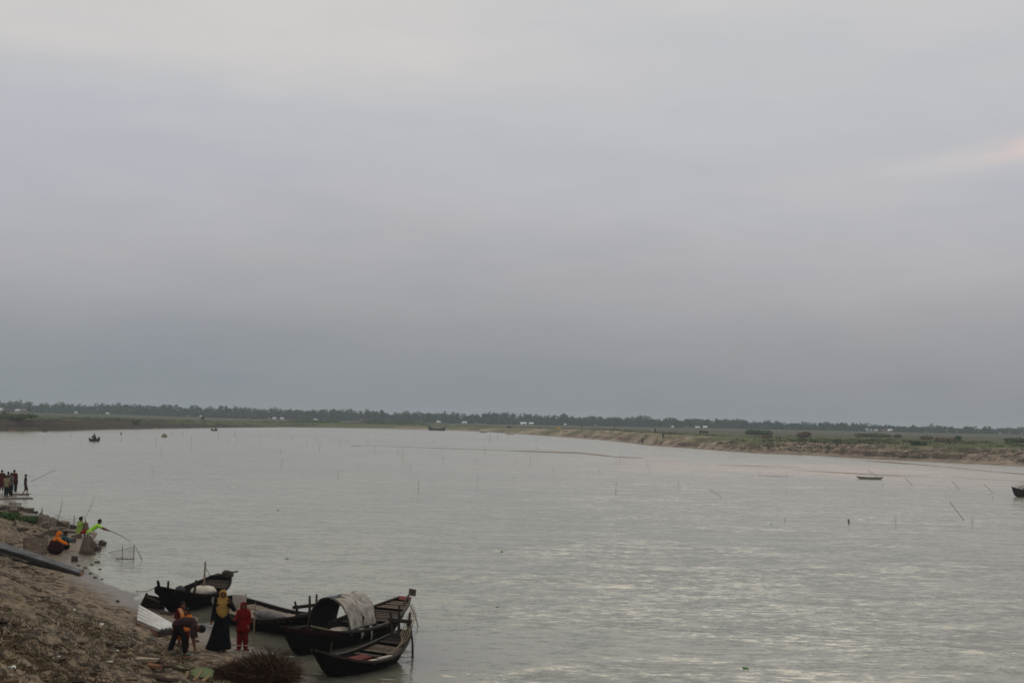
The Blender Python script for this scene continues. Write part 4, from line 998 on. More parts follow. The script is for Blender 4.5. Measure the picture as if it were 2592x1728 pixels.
# boys at the water
lime = pmat('neon_green_shirt', (0.36, 0.72, 0.07), .8, .05); lime2 = pmat('pale_green_vest', (0.24, 0.38, 0.075), .8, .1); rust = pmat('rust_shorts', (0.20, 0.03, 0.02)); whit = pmat('whitish_shorts', (0.42, 0.34, 0.28))
p = at_d(205, 1352, ground(205, 1356).y); P = squat()
for s, n in ((-1, 'l'), (1, 'r')): P['hip' + n].z = .22; P['kn' + n] = V(s * .14, .28, .30); P['an' + n] = V(s * .12, .30, .0 + .075)
P['waist'] = V(0, -.12, .38); P['chest'] = V(0, -.09, .60); P['neck'] = V(0, -.07, .76); P['head'] = V(0, -.04, .89)
for s, n in ((-1, 'l'), (1, 'r')): P['sh' + n] = V(s * .165, -.07, .70)
P['elr'] = V(.24, .10, .60); P['wrr'] = V(.12, .14, .80); P['ell'] = V(-.22, .08, .5); P['wrl'] = V(-.12, .26, .42)
p = ground(205, 1358)
person('boy in a pale green vest sitting on the rocks at the water', p, math.radians(-35), P, .98, top=lime2, legs=(rust, .8), hair=True, sleeve=.0, vox=.012, face=V(.3, 1, 0), belly=.9)
p = ground(232, 1372); P = base_pose()
P['pelvis'] = V(0, -.10, .50); P['waist'] = V(0, .0, .60); P['chest'] = V(0, .16, .74); P['neck'] = V(0, .27, .86); P['head'] = V(0, .33, .98)
for s, n in ((-1, 'l'), (1, 'r')):
    P['sh' + n] = V(s * .15, .26, .80); P['hip' + n] = V(s * .10, -.10, .48); P['kn' + n] = V(s * .12, .16, .40); P['an' + n] = V(s * .12, .0, .075)
P['elr'] = V(.16, .50, .70); P['wrr'] = V(.12, .74, .60); P['ell'] = V(-.16, .46, .62); P['wrl'] = V(-.05, .66, .56)
boy = person('boy in a neon green shirt leaning out over the water with a fishing stick', p, math.radians(-78), P, 1.0, top=lime, legs=(whit, .9), hair=True, sleeve=.42, vox=.012, face=V(0, 1, -.2))
bm = Matrix.Translation(p) @ Matrix.Rotation(math.radians(-78), 4, 'Z')
a = bm @ V(.12, .80, .56); b_ = at_d(332, 1371, a.y + .6)
tag(MB().tube([a - (b_ - a) * .08, a.lerp(b_, .5) + V(0, 0, .05), b_], [.02, .015, .008], 5).build('fishing_stick', m_bamboo_d), 'thin stick held out over the water by the boy in neon green', 'stick')

# group at the far end of the near shore
def stand(label, px, py, rz, top_, leg_, sc=1.0, arms=None, stride=0, scarf=None, dress=None, **k):
    p = at_z(px, py, 0.05); P = base_pose()
    if arms == 'folded':
        for s, n in ((-1, 'l'), (1, 'r')): P['el' + n] = V(s * .22, .06, 1.08); P['wr' + n] = V(-s * .04, .20, 1.12)
    if stride:
        P['anl'].y += stride; P['anr'].y -= stride; P['knl'].y += stride * .8; P['anr'].z += .02
    return person(label, p, rz, P, sc, top=top_, legs=leg_, scarf=scarf, dress=dress, vox=.014, **k)
c_dark = pmat('dark_shirt', (0.022, 0.018, 0.020)); c_red = pmat('brick_red_shirt', (0.055, 0.013, 0.010)); c_cream = pmat('cream_shirt', (0.24, 0.205, 0.12)); c_grey = pmat('grey_shirt', (0.11, 0.10, 0.095)); c_trou = pmat('black_trousers', (0.012, 0.012, 0.015)); c_rust = pmat('rust_trousers', (0.07, 0.014, 0.011))
G = None
stand('person in a dark red dress cut off by the left edge, on the mud bar', 3, 1243, 0.3, c_red, (c_rust, .95), 1.0, sleeve=.5, dress=(mar, [(V(0, 0, 1.1), .16, .13), (V(0, 0, .8), .22, .17), (V(0, 0, .3), .24, .19)]))
stand('man in a cream shirt and black trousers, nearest of the group on the mud bar', 15, 1259, 2.9, c_cream, (c_trou, .95), .98, sleeve=.4)
stand('man dressed in black, behind the man in the cream shirt', 19, 1251, 0.4, c_dark, (c_trou, .95), 1.03, sleeve=.4)
stand('man in a grey shirt, in the middle of the group on the mud bar', 27, 1256, 2.6, c_grey, (c_trou, .95), 1.05, arms='folded', sleeve=.4)
stand('tall person in dark red with black hair, rearmost of the group on the mud bar', 34, 1246, 0.1, mar, (c_trou, .95), 1.05, sleeve=.4)
stand('person in a brick red shirt and dark trousers, at the right side of the group', 39, 1246, -0.7, c_red, (c_trou, .95), .90, sleeve=.8)
gp = stand('boy in a black shirt and rust shorts walking alone right of the group', 63, 1252.5, -1.2, c_dark, (c_rust, .62), .94, stride=.16, sleeve=.4)
a = gp.location + V(.3, .1, .95)
tag(MB().tube([a, a + V(1.9, 0, .95)], .012, 4).build('fishing_rod', m_bamboo_d), 'thin rod of the boy walking alone beside the group', 'rod')

# rowers and people far off
def far_person(label, loc, rz, top_, leg_, sit=False, sc=1.0):
    P = squat() if sit else base_pose()
    return person(label, loc, rz, P, sc, top=top_, legs=(leg_, .95), vox=.03, fing=False, sleeve=.6)
m3 = lambda r, x, y, z: Vector(r.location) + Matrix.Rotation(r.rotation_euler.z, 3, 'Z') @ V(x, y, z)
far_person('man sitting up in the small dark rowing boat on the left', m3(ra_, 0, 0, .22), 1.2, c_dark, c_trou, True, 1.5)
far_person('second man crouching low in the small dark rowing boat', m3(ra_, .75, 0, .15), -.6, c_rust, c_trou, True, 1.0)
far_person('passenger in white in the boat by the far left bank', m3(rb_, -.5, 0, .15), .2, m_greybox, c_trou, True, 1.2)
far_person('passenger in dark red in the boat by the far left bank', m3(rb_, .5, 0, .15), .2, c_red, c_trou, True, 1.2)
for lb, px, py, tp_, lg_, sit in (('person in orange standing at the tip of the sandy spit', 1294, 1082, org, c_grey, False),
        ('dark figure on the grass, left of the two white dots on the far bank', 1473, 1086, c_dark, c_trou, False), ('dark figure standing on the far grass behind the red cloth', 1555, 1087, c_dark, c_trou, False),
        ('figure in white sitting on the far grass', 1578, 1089, m_sack, m_sack, True), ('figure in white standing on the sandy rise of the far bank', 1650, 1096, m_sack, m_greybox, False),
        ('dark figure beside the white figure on the sandy rise', 1658, 1096, c_dark, c_trou, False), ('lone dark figure on the slope of the far bank', 1678, 1110, c_dark, c_trou, False),
        ('dark figure standing at the foot of the far bank by the water', 1627, 1123, c_dark, c_trou, False), ('person driving the cattle on the far bank', 1772, 1099, c_dark, c_trou, False)):
    q = far_at(px, py); far_person(lb, q, random.uniform(0, 6), tp_, lg_, sit)
ORD = 'first second third fourth fifth sixth seventh eighth ninth tenth eleventh twelfth thirteenth fourteenth fifteenth sixteenth seventeenth eighteenth nineteenth twentieth twenty-first twenty-second twenty-third twenty-fourth twenty-fifth twenty-sixth twenty-seventh twenty-eighth twenty-ninth thirtieth thirty-first thirty-second thirty-third thirty-fourth thirty-fifth thirty-sixth'.split()
# ------------------------------------------------------------------ things on the near shore
m_rock = mat('broken_concrete', (0.17, 0.135, 0.105), 0.9, 0.3, 3, 0.2, bump=0.6, col2=(0.085, 0.065, 0.05))
m_rockd = mat('wet_dark_rock', (0.05, 0.038, 0.032), 0.6, 0.3, 3, 0.3, bump=0.6)
m_net = bpy.data.materials.new('fish_net'); m_net.use_nodes = True; t = m_net.node_tree; b = t.nodes['Principled BSDF']
b.inputs['Base Color'].default_value = (0.24, 0.185, 0.14, 1); b.inputs['Roughness'].default_value = 0.9; b.inputs['Specular IOR Level'].default_value = 0.1
b.inputs['Alpha'].default_value = 0.36
m_netd = m_net.copy(); m_netd.name = 'folded_net'; m_netd.node_tree.nodes['Principled BSDF'].inputs['Alpha'].default_value = 0.62; m_netd.node_tree.nodes['Principled BSDF'].inputs['Base Color'].default_value = (0.15, 0.11, 0.085, 1)
m_netl = m_net.copy(); m_netl.name = 'thin_net'; m_netl.node_tree.nodes['Principled BSDF'].inputs['Alpha'].default_value = 0.24
m_stick = mat('stick', (0.055, 0.042, 0.032), 0.9)
def on(px, py, h=0.0): g = ground(px, py); return V(g.x, g.y, g.z + h)
def pxm(px, py): return ground(px, py).y / FPX
def rock(label, px, py, wpx, hpx, mt=m_rock, flat=0.8, rz=None, tilt=0.3, name='rock', cat='rock'):
    g = ground(px, py); sc = g.y / FPX; W_, Hh = wpx * sc, hpx * sc
    bm = bmesh.new(); bmesh.ops.create_cube(bm, size=1); bmesh.ops.subdivide_edges(bm, edges=bm.edges[:], cuts=2, use_grid_fill=True)
    for v in bm.verts:
        v.co += V(random.uniform(-.09, .09), random.uniform(-.09, .09), random.uniform(-.09, .09)); v.co *= 1 - .10 * (v.co.length > .75)
        v.co.x *= W_; v.co.y *= W_ * flat; v.co.z *= Hh * 1.15
    me = bpy.data.meshes.new(name); bm.to_mesh(me); bm.free(); me.materials.append(mt)
    o = bpy.data.objects.new(name, me); C.objects.link(o); o.location = (g.x, g.y + W_ * flat * .3, g.z + Hh * .38)
    o.rotation_euler = (random.uniform(-.1, .1), random.uniform(-tilt, tilt), random.uniform(0, 3) if rz is None else rz); return tag(o, label, cat)
rock('brown broken block by the water, behind the left fish net', 10, 1289, 20, 10)
rock('dark wet rock at the left edge below the group of people', -2, 1290, 16, 9, m_rockd)
rock('dark block just right of the light cage by the inlet', 52, 1292, 14, 9, m_rockd)
rock('wide tilted brown block reaching into the inlet', 70, 1296, 22, 11)
rock('small dark stone at the tip of the inlet', 88, 1298, 12, 5, m_rockd)
rock('tan block leaning beside the arched fish trap', 114, 1336, 22, 16)
rock('rounded brown boulder right of the arched fish trap', 157, 1334, 26, 15)
rock('flat pale slab lying over the shore boulders', 148, 1340, 30, 5, tilt=.1)
rock('square brown block with a dark face, above the orange headscarf', 132, 1354, 26, 16, rz=.6)
rock('pale flat slab beside the boy in the vest', 182, 1348, 26, 6, tilt=.1)
rock('pale slab sloping down between the boulders', 165, 1348, 20, 7)
rock('dark boulder in the water behind the boy in the vest', 184, 1338, 16, 10, m_rockd)
rock('brown boulder in the water hidden behind the boy in the vest', 212, 1341, 20, 18)
rock('grey slab lying left of the orange headscarf', 96, 1357, 28, 9)
rock('dark rock low under the neon green shirt', 244, 1394, 20, 12, m_rockd)
rock('pointed dark rock sticking out of the water by the net', 258, 1380, 16, 12, m_rockd)
rock('small dark rock at the foot of the draped net', 236, 1384, 14, 10, m_rockd)
rock('dark rounded stone between the squatting girl and the draped net', 182, 1372, 16, 10, m_rockd)
rock('dark stone above the squatting girl', 192, 1362, 22, 10)
rock('black wet clod on the waterline below the staked net', 187, 1420, 14, 13, m_rockd)
rock('pale rock below the draped net', 215, 1400, 26, 7)
rock('small black stone alone on the smooth mud', 297, 1523, 7, 5, m_rockd)
rock('dark clod behind the bending person', 492, 1612, 14, 12, m_rockd)
rock('small dark clod right of the bending person', 499, 1624, 8, 5, m_rockd)
for k, (px, py, wp) in enumerate(((215, 1438, 10), (232, 1430, 8), (245, 1424, 12), (252, 1441, 7), (240, 1462, 9), (228, 1452, 8), (205, 1446, 12), (198, 1432, 9), (258, 1466, 6))):
    o = rock('small wet clod in the puddled mud below the staked net, %s from the left' % ORD[sorted((215, 232, 245, 252, 240, 228, 205, 198, 258)).index(px)], px, py, wp, wp * .4, m_rockd if k % 2 else m_rock, name='mud_clod', cat='clod'); o['group'] = 'wet clods in the puddled mud'

# fish traps and nets
def net_patch(rows, name, mt, parent=None):
    mb = MB(); n = len(rows[0]); mb.v = [tuple(p) for r_ in rows for p in r_]
    mb.f = [(i * n + j, i * n + j + 1, (i + 1) * n + j + 1, (i + 1) * n + j) for i in range(len(rows) - 1) for j in range(n - 1)]
    return mb.build(name, mt, parent, True)
def stick_cage(label, px, py, wpx, hpx, n=22, net=0.5, mt=None, ry=.6, lean=0.03, rings=3):
    g = ground(px, py); sc = g.y / FPX; r_ = wpx * sc / 2; h = hpx * sc
    root = thing('fish_trap', label, 'fish trap', (g.x, g.y + r_ * ry, g.z - .03))
    for i in range(n):
        th = 2 * math.pi * (i + random.uniform(-.2, .2)) / n; c, s = math.cos(th), math.sin(th)
        MB().tube([(c * r_, s * r_ * ry, 0), (c * r_ * (1 + lean), s * r_ * ry * (1 + lean), h * random.uniform(.85, 1.06))], .008, 3).build('stick', m_stick, root)
    for q in range(rings):
        z = h * (.12 + .76 * q / max(1, rings - 1)); MB().tube([(math.cos(2 * math.pi * k / 20) * r_ * (1.02 + lean * z / h), math.sin(2 * math.pi * k / 20) * r_ * ry * (1.02 + lean * z / h), z) for k in range(21)], .009, 3).build('hoop', m_stick, root)
    net_patch([[V(math.cos(2 * math.pi * k / 28) * r_ * (.99 + lean * z) * (1 + .05 * math.sin(k * 2.3 + z * 5) * (lean < -.1)), math.sin(2 * math.pi * k / 28) * r_ * ry * (.99 + lean * z), h * z * (1 + .10 * math.sin(k * 1.7) * (lean < -.1))) for k in range(29)] for z in (0, .3, .6, .93)], 'net', mt or m_net, root)
    return root
stick_cage('cylindrical cage of upright sticks and wire, left of the squatting woman', 82, 1404, 58, 46, 24)
stick_cage('pale upright net cage standing by the inlet rocks', 34, 1294, 30, 24, 14)
stick_cage('brown draped net over a frame, right in front of the boy in neon green', 216, 1403, 44, 48, 14, mt=m_netd, lean=-.62)
stick_cage('loose brown net heaped on sticks left of the inlet', 30, 1306, 34, 16, 12, mt=m_netd, lean=-.2)
# arched trap
g = ground(122, 1334); sc = g.y / FPX
root = thing('fish_trap', 'arched tunnel-shaped fish trap with torn brown netting beside the green weeds', 'fish trap', (g.x, g.y, g.z))
La = 44 * sc; Ra = 16 * sc
for i in range(5):
    x = -La / 2 + La * i / 4; hh = Ra * (2.2 - .25 * i); MB().tube([(x, -Ra * math.cos(math.pi * k / 10), hh * math.sin(math.pi * k / 10)) for k in range(11)], .012, 4).build('hoop', m_stick, root)
net_patch([[V(-La / 2 + La * i / 8, -Ra * math.cos(math.pi * k / 12), Ra * (2.2 - .125 * i) * math.sin(math.pi * k / 12) * (1 + .12 * math.sin(i * 2.3 + k)) + .02) for k in range(13)] for i in range(9)], 'net', m_netd, root)
MB().tube([(-La / 2, 0, 0), (-La / 2 + .1, 0, Ra * 3.1)], .014, 4).build('stick', m_stick, root)
MB().tube([(-La / 2 - .5, 0, -.1), (-La / 2 + .15, 0, Ra * 2.7)], .02, 4).build('stick', m_stick, root)
# staked net in the water
root = thing('stake_net', 'pale net hung between bamboo stakes in the water, below the boys', 'fishing net', at_z(310, 1415))
o0 = root.location
def rel(px, py, Y): return at_d(px, py, Y) - o0
Yn = o0.y; A0 = ground(262, 1402)
S1 = (at_z(309, 1420).y); S2 = at_z(338, 1418).y
MB().tube([rel(309, 1430, S1), rel(310, 1381, S1)], .014, 4).build('stake', m_stick, root)
MB().tube([rel(338, 1428, S2), rel(340, 1378, S2)], .016, 4).build('stake', m_stick, root)
tops = [(258, 1400), (282, 1396), (309, 1391), (325, 1386), (339, 1382)]; bots = [(244, 1407), (270, 1411), (309, 1414), (325, 1415), (338, 1415)]
net_patch([[rel(*tp_, Y_) for tp_, Y_ in zip(tops, (58, 57.2, S1, (S1 + S2) / 2, S2))], [rel((a_[0] + b_[0]) / 2, (a_[1] + b_[1]) / 2, Y_) for a_, b_, Y_ in zip(tops, bots, (58, 57.2, S1, (S1 + S2) / 2, S2))], [rel(*b_, Y_) for b_, Y_ in zip(bots, (57.6, 57, S1, (S1 + S2) / 2, S2))]], 'net', m_netl, root)
MB().tube([rel(*b_, Y_) for b_, Y_ in zip(bots, (57.6, 57, S1, (S1 + S2) / 2, S2))], .018, 4).build('foot_rope', m_stick, root)
MB().tube([rel(*b_, Y_) for b_, Y_ in zip(tops, (58, 57.2, S1, (S1 + S2) / 2, S2))], .008, 3).build('head_rope', m_stick, root)
# far net over the water
root = thing('stake_net', 'faint greenish net strung from the arched trap towards the boys', 'fishing net', at_z(190, 1330)); o0 = root.location
Yr = [at_z(150, 1312).y, at_z(170, 1318).y, at_z(187, 1330).y, at_z(207, 1328).y]
net_patch([[rel(px, py, Y_) for (px, py), Y_ in zip(((138, 1298), (165, 1309), (187, 1312), (209, 1308)), Yr)], [rel(px, py, Y_) for (px, py), Y_ in zip(((140, 1316), (165, 1322), (187, 1326), (209, 1325)), Yr)]], 'net', m_netl, root)
MB().tube([rel(187, 1334, Yr[2]), rel(188, 1304, Yr[2])], .02, 4).build('stake', m_stick, root)
MB().tube([rel(208, 1330, Yr[3]), rel(209.5, 1304, Yr[3])], .018, 4).build('stake', m_stick, root)
def rod(label, a, b_, Ya, Yb, r_=.012, name='fishing_rod', cat='rod', bend=.0, mt=None, parent=None, group=None):
    p, q = at_d(*a, Ya), at_d(*b_, Yb)
    return tag(MB().tube([p, p.lerp(q, .5) + V(0, 0, bend), q], [r_, r_ * .8, r_ * .5], 4).build(name, mt or m_stick), label, cat, group)
Y1 = ground(147, 1325).y
rod('tall thin rod standing behind the arched fish trap', (145, 1324), (159, 1263), Y1, Y1 + .5, .018)
rod('shorter slanting rod beside the tall one behind the fish trap', (150, 1300), (163, 1275), Y1, Y1 + .5, .01)
Y2 = ground(212, 1345).y
rod('long bent fishing rod rising beside the boy in the vest', (213, 1312), (241, 1254), Y2, Y2 + 1, .014, bend=-.12)
rod('short stick slanting up over the neon boy arm', (245, 1338), (259, 1318), Y2, Y2 + .3, .016, 'stick', 'stick')
rod('thin upright stick behind the neon boy arm', (243, 1335), (249, 1317), Y2, Y2 + .2, .009, 'stick', 'stick')
rod('slanting stake in the water right of the staked net', (360, 1417), (344, 1385), at_z(360, 1418).y, at_z(360, 1418).y - .2, .018, 'stake', 'stake')
for px, y0, y1, lb in ((89, 1318, 1293, 'left'), (93, 1316, 1291, 'right')):
    Yq = ground(px, y0).y; rod('thin stick at the weeds by the inlet, the %s one of the pair' % lb, (px, y0), (px + 2, y1), Yq, Yq, .012, 'stick', 'stick')
Yp = ground(640, 1632).y
rod('thin bamboo pole standing upright by the girl in red', (640, 1636), (647, 1523), Yp, Yp + .1, .022, 'bamboo_pole', 'pole', mt=m_bamboo)

# corrugated sheets
m_steel = mat('grey_corrugated_iron', (0.14, 0.148, 0.16), 0.5, 0.2, 2, 0.4, metal=0.4, col2=(0.055, 0.057, 0.062))
m_white = mat('whitish_corrugated_iron', (0.75, 0.75, 0.73), 0.5, 0.1, 2, 0.5, col2=(0.58, 0.57, 0.54))
m_valley_shade = mat('valley_shade', (0.06, 0.052, 0.04), .9, .4, 3)
m_rust = mat('rusty_edge', (0.16, 0.07, 0.035), 0.9)
def corrugated(name, c00, c01, c10, c11, nw, amp, mt, parent, th=.012, nl=8, bow=0.0):
    """sheet between corners; ridges run from the 0x edge to the 1x edge"""
    c00, c01, c10, c11 = map(Vector, (c00, c01, c10, c11)); nn = nw * 8; mb = MB(); up = ((c10 - c00).cross(c01 - c00)).normalized(); up = up if up.z > 0 else -up
    Rr = []
    for l in (0, 1):
        for i in range(nl + 1):
            u = i / nl
            for j in range(nn + 1):
                v = j / nn; p = c00.lerp(c01, v).lerp(c10.lerp(c11, v), u)
                Rr.append(p + up * (amp * math.sin(2 * math.pi * nw * v) - l * th + bow * math.sin(math.pi * u)))
    m = (nl + 1) * (nn + 1); mb.v = Rr; k_ = nn + 1
    for l in (0, 1):
        for i in range(nl):
            for j in range(nn):
                a = l * m + i * k_ + j; mb.f.append((a, a + 1, a + k_ + 1, a + k_))
    for i in range(nl):
        for j in (0, nn): a = i * k_ + j; mb.f.append((a, a + k_, m + a + k_, m + a))
    for j in range(nn):
        for i in (0, nl): a = i * k_ + j; mb.f.append((a, a + 1, m + a + 1, m + a))
    o = mb.build(name, mt, parent, True); o.data.materials.append(m_valley_shade)
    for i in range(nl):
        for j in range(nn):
            if (j % 8) in (4, 5, 6): o.data.polygons[i * nn + j].material_index = 1       # shade between the ridges painted as dark valley faces
    return o
gL0, gL1 = ground(-60, 1361), ground(-60, 1377); gR0, gR1 = ground(209, 1450), ground(201, 1457)
root = thing('iron_sheet_stack', 'long grey corrugated iron sheets lying on the slope at the left edge', 'iron sheets', gL1); o0 = root.location
for q in range(3):
    dz = V(0, 0, .03 + .035 * q)
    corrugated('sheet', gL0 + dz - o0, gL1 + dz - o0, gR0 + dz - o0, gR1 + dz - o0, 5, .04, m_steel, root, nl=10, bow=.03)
MB().bar(gR0 - o0 + V(0.02, 0, .04), gR1 - o0 + V(0.02, 0, .04), .08, .09).build('end_cap', m_rust, root)
MB().bar(gL1 - o0 + V(0, 0, .0), gR1 - o0 + V(0, 0, .0), .06, .06).build('side_rail', m_darkbam, root)
TL, BL, BR, TR = on(350, 1556, .28), on(346, 1580, .08), on(401, 1612, .18), on(449, 1606, .20)
root = thing('iron_sheet', 'white corrugated iron sheet propped on a dark wooden frame beside the children', 'iron sheet', on(400, 1605)); o0 = root.location
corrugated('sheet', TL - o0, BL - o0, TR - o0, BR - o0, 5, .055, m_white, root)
MB().bar(BR - o0 + V(0, -.03, -.14), TR - o0 + V(0, -.03, -.14), .05, .24).build('front_board', m_darkbam, root)
MB().bar(BL - o0 + V(0, -.03, -.05), BR - o0 + V(0, -.03, -.12), .05, .08).build('side_board', m_rust, root)
MB().bar(BR - o0 + V(0.0, -.08, -.32), TR - o0 + V(0.05, -.1, -.30), .08, .12).build('sill_board', m_deckd, root)

# brushwood pile
m_tw = mat('dry_twigs', (0.075, 0.036, 0.021), 0.95, 0.4, 5, 0.1, col2=(0.024, 0.012, 0.009)); m_tw2 = mat('pale_twigs', (0.15, 0.10, 0.065), 0.95, 0.3, 5, 0.1)
g = ground(655, 1722); root = thing('brushwood_pile', 'big dark heap of dry brushwood in front of the girl in red', 'brushwood', (g.x, g.y + .1, g.z))
core = MB(); core.ell((-.25, 0, .0), (.5, .5, .24), 18, 10); core.ell((.2, .05, .05), (.42, .4, .50), 14, 9); core.ell((.5, -.1, .0), (.3, .35, .26), 12, 8)
core.v = [tuple(Vector(v) * random.uniform(.88, 1.08)) for v in core.v]; core.build('core', m_tw, root)
def twigs(n, mt, rad, ln, name, rr):
    mb = MB()
    for i in range(n):
        d = V(random.gauss(0, 1), random.gauss(0, 1), abs(random.gauss(0, .8))).normalized(); lb_ = random.choice(((-.55, .0, .42, .45), (-.15, .05, .55, .75), (.22, .0, .62, 1.0), (.55, -.1, .45, .62), (.1, -.3, .6, .6))); p = V(d.x * rad[0] * lb_[2] + lb_[0] * rad[0], d.y * rad[1] * lb_[2] * 1.2 + lb_[1], d.z * rad[2] * lb_[3]) * random.uniform(.7, 1.08)
        q = (V(d.x, d.y, d.z * .6 + .25) + V(random.gauss(0, .7), random.gauss(0, .7), random.gauss(0, .45))).normalized() * ln * random.uniform(.3, 1)
        mb.tube([p, p + q * .5 + V(random.uniform(-.04, .04), random.uniform(-.04, .04), random.uniform(-.02, .05)), p + q], [rr, rr * .8, rr * .4], 3, cap=False)
    o = mb.build(name, mt, root); o['kind'] = 'stuff'
twigs(4000, m_tw, (.88, .68, .52), .40, 'twigs', .008); twigs(500, m_tw2, (.95, .7, .58), .55, 'pale_twigs', .006)
g = ground(575, 1715); root = thing('brushwood_pile', 'low scatter of brown twigs left of the big brushwood heap', 'brushwood', (g.x, g.y, g.z - .02))
twigs(1300, m_tw, (.55, .6, .16), .32, 'twigs', .007); twigs(160, m_tw2, (.5, .6, .16), .3, 'pale_twigs', .006)

# big torn leaves and stems lying bottom middle
m_bigleaf = mat('big_leaf', (0.10, 0.15, 0.055), 0.6, 0.3, 6, 0.3, bump=.3, col2=(0.16, 0.20, 0.09)); m_stem = mat('pale_stem', (0.33, 0.25, 0.13), .7)
root = thing('banana_leaves', 'large pale green torn leaves with cut stems lying on the debris, bottom middle', 'leaves', ground(490, 1712)); o0 = root.location
def big_leaf(c, L_, W_, rz, tz):
    mb = MB(); rows = []
    for i in range(9):
        u = i / 8; w_ = W_ * math.sin(math.pi * (.06 + .9 * u)) ** .6 / 2
        rows.append([V((u - .5) * L_, -w_ - random.uniform(0, .03), -.06 + tz * u * .4), V((u - .5) * L_, 0, .02 + .06 * math.sin(3 * u)), V((u - .5) * L_, w_ + random.uniform(0, .03), -.05 + random.uniform(-.02, .02))])
    mb.loft([r_ + [p - V(0, 0, .008) for p in r_[::-1]] for r_ in rows]); M_ = Matrix.Rotation(rz, 3, 'Z'); mb.v = [M_ @ Vector(v) + c for v in mb.v]; mb.build('leaf', m_bigleaf, root)
big_leaf(V(-.42, .12, .14), .62, .42, -.4, .2); big_leaf(V(.20, .0, .13), .50, .44, -.1, -.1)
for a_, b_ in ((V(-.12, -.28, .02), V(-.08, -.12, .2)), (V(.10, -.42, .0), V(.24, -.2, .18)), (V(.3, -.5, 0), V(.42, -.3, .1))): MB().tube([a_, b_], [.035, .03], 7).build('stem', m_stem, root)

# small finds on the slope
m_drift = mat('driftwood', (0.10, 0.072, 0.052), .9, .4, 6, .1, col2=(0.05, 0.035, 0.026)); m_slab = mat('pale_slab', (0.26, 0.215, 0.16), .9, .3, 4, .1)
def lying(label, px, py, lpx, thick, rz, mt, name, cat, wd=None, rise=0.02):
    g = ground(px, py); sc = g.y / FPX; l = lpx * sc; mb = MB()
    if wd: mb.box((0, 0, thick / 2 + rise), (l, wd, thick), jit=thick * .35)
    else: mb.tube([V(-l / 2, 0, rise), V(-l * .1, .04, rise + .05), V(l * .25, -.03, rise + .02), V(l / 2, .02, rise + .04)], [thick, thick * .9, thick * .8, thick * .5], 6)
    o = mb.build(name, mt); o.location = g; o.rotation_euler = (0, .05, rz); return tag(o, label, cat)
lying('flat pale slab lying near the bottom, left of the big leaves', 372, 1673, 54, .05, .1, m_slab, 'slab', 'slab', .22)
lying('reddish brown broken bark piece under the pale slab', 388, 1692, 40, .06, -.4, m_rust, 'bark_piece', 'bark', .14)
lying('short dark stump stake standing in the weeds by the bottom slope', 336, 1636, 8, .05, 0, m_drift, 'stump', 'stump', .10)
lying('thin brown stick lying in the bottom left mud', 240, 1702, 36, .02, -.3, m_drift, 'stick', 'stick')
lying('long dark driftwood branch lying left of the big leaves', 440, 1695, 90, .05, -.35, m_drift, 'driftwood', 'driftwood')
lying('dark driftwood log lying at the bottom edge', 400, 1722, 110, .07, -.25, m_drift, 'driftwood', 'driftwood')
lying('broken dark branch on the mud right of the white iron sheet', 420, 1555, 40, .05, -.5, m_drift, 'driftwood', 'driftwood')
lying('dark branch lying at the waterline under the woman in black', 583, 1634, 34, .02, -.6, m_drift, 'driftwood', 'driftwood')
lying('pale curved stick near the top of the debris line', 252, 1592, 14, .025, -.6, m_stem, 'stick', 'stick')
lying('orange-brown stone fragment on the upper slope', 131, 1453, 8, .05, 0, m_rust, 'stone', 'stone', .08)
m_litter = mat('white_litter', (0.6, 0.6, 0.58), .7)
for k, (px, py) in enumerate(((153, 1507), (187, 1544), (258, 1581), (294, 1648), (400, 1654), (148, 1665), (277, 1676), (30, 1690))):
    g = ground(px, py); mb = MB(); mb.box((0, 0, .012), (.10, .07, .02), jit=.018); o = mb.build('plastic_scrap', m_litter); o.location = g; o.rotation_euler = (0, 0, k)
    tag(o, 'tiny white plastic scrap on the muddy slope, %s from the left' % ORD[sorted((153, 187, 258, 294, 400, 148, 277, 30)).index(px)], 'litter', 'white plastic scraps scattered on the slope')
g = ground(470, 1660); r = thing('bottle', 'small green bottle lying by the feet of the bending person', 'bottle', (g.x, g.y, g.z + .04), .3)
MB().tube([(-.12, 0, 0), (.05, 0, 0), (.09, 0, 0), (.14, 0, 0)], [.04, .04, .018, .016], 9).build('body', mat('green_glass', (0.02, 0.10, 0.04), .2), r, True)
MB().tube([(.14, 0, 0), (.165, 0, 0)], .018, 8).build('cap', m_litter, r)
g = ground(446, 1636); tag(bag('crumpled bright red cloth hanging behind the bending person', V(g.x, g.y, g.z + .22), (.20, .16, .34), mat('bright_red_cloth', (0.55, 0.02, 0.015), .8), 'cloth', 'cloth'), None)
g = ground(443, 1652); root = thing('wire_coil', 'loose coil of dark wire on the mud left of the bending person', 'wire', (g.x, g.y, g.z + .10))
for k in range(4): MB().tube([V(math.cos(th) * .15, .05 * k - .1 + .03 * math.sin(3 * th), math.sin(th) * .12) for th in [2 * math.pi * j / 16 for j in range(17)]], .006, 4).build('loop', m_stick, root)

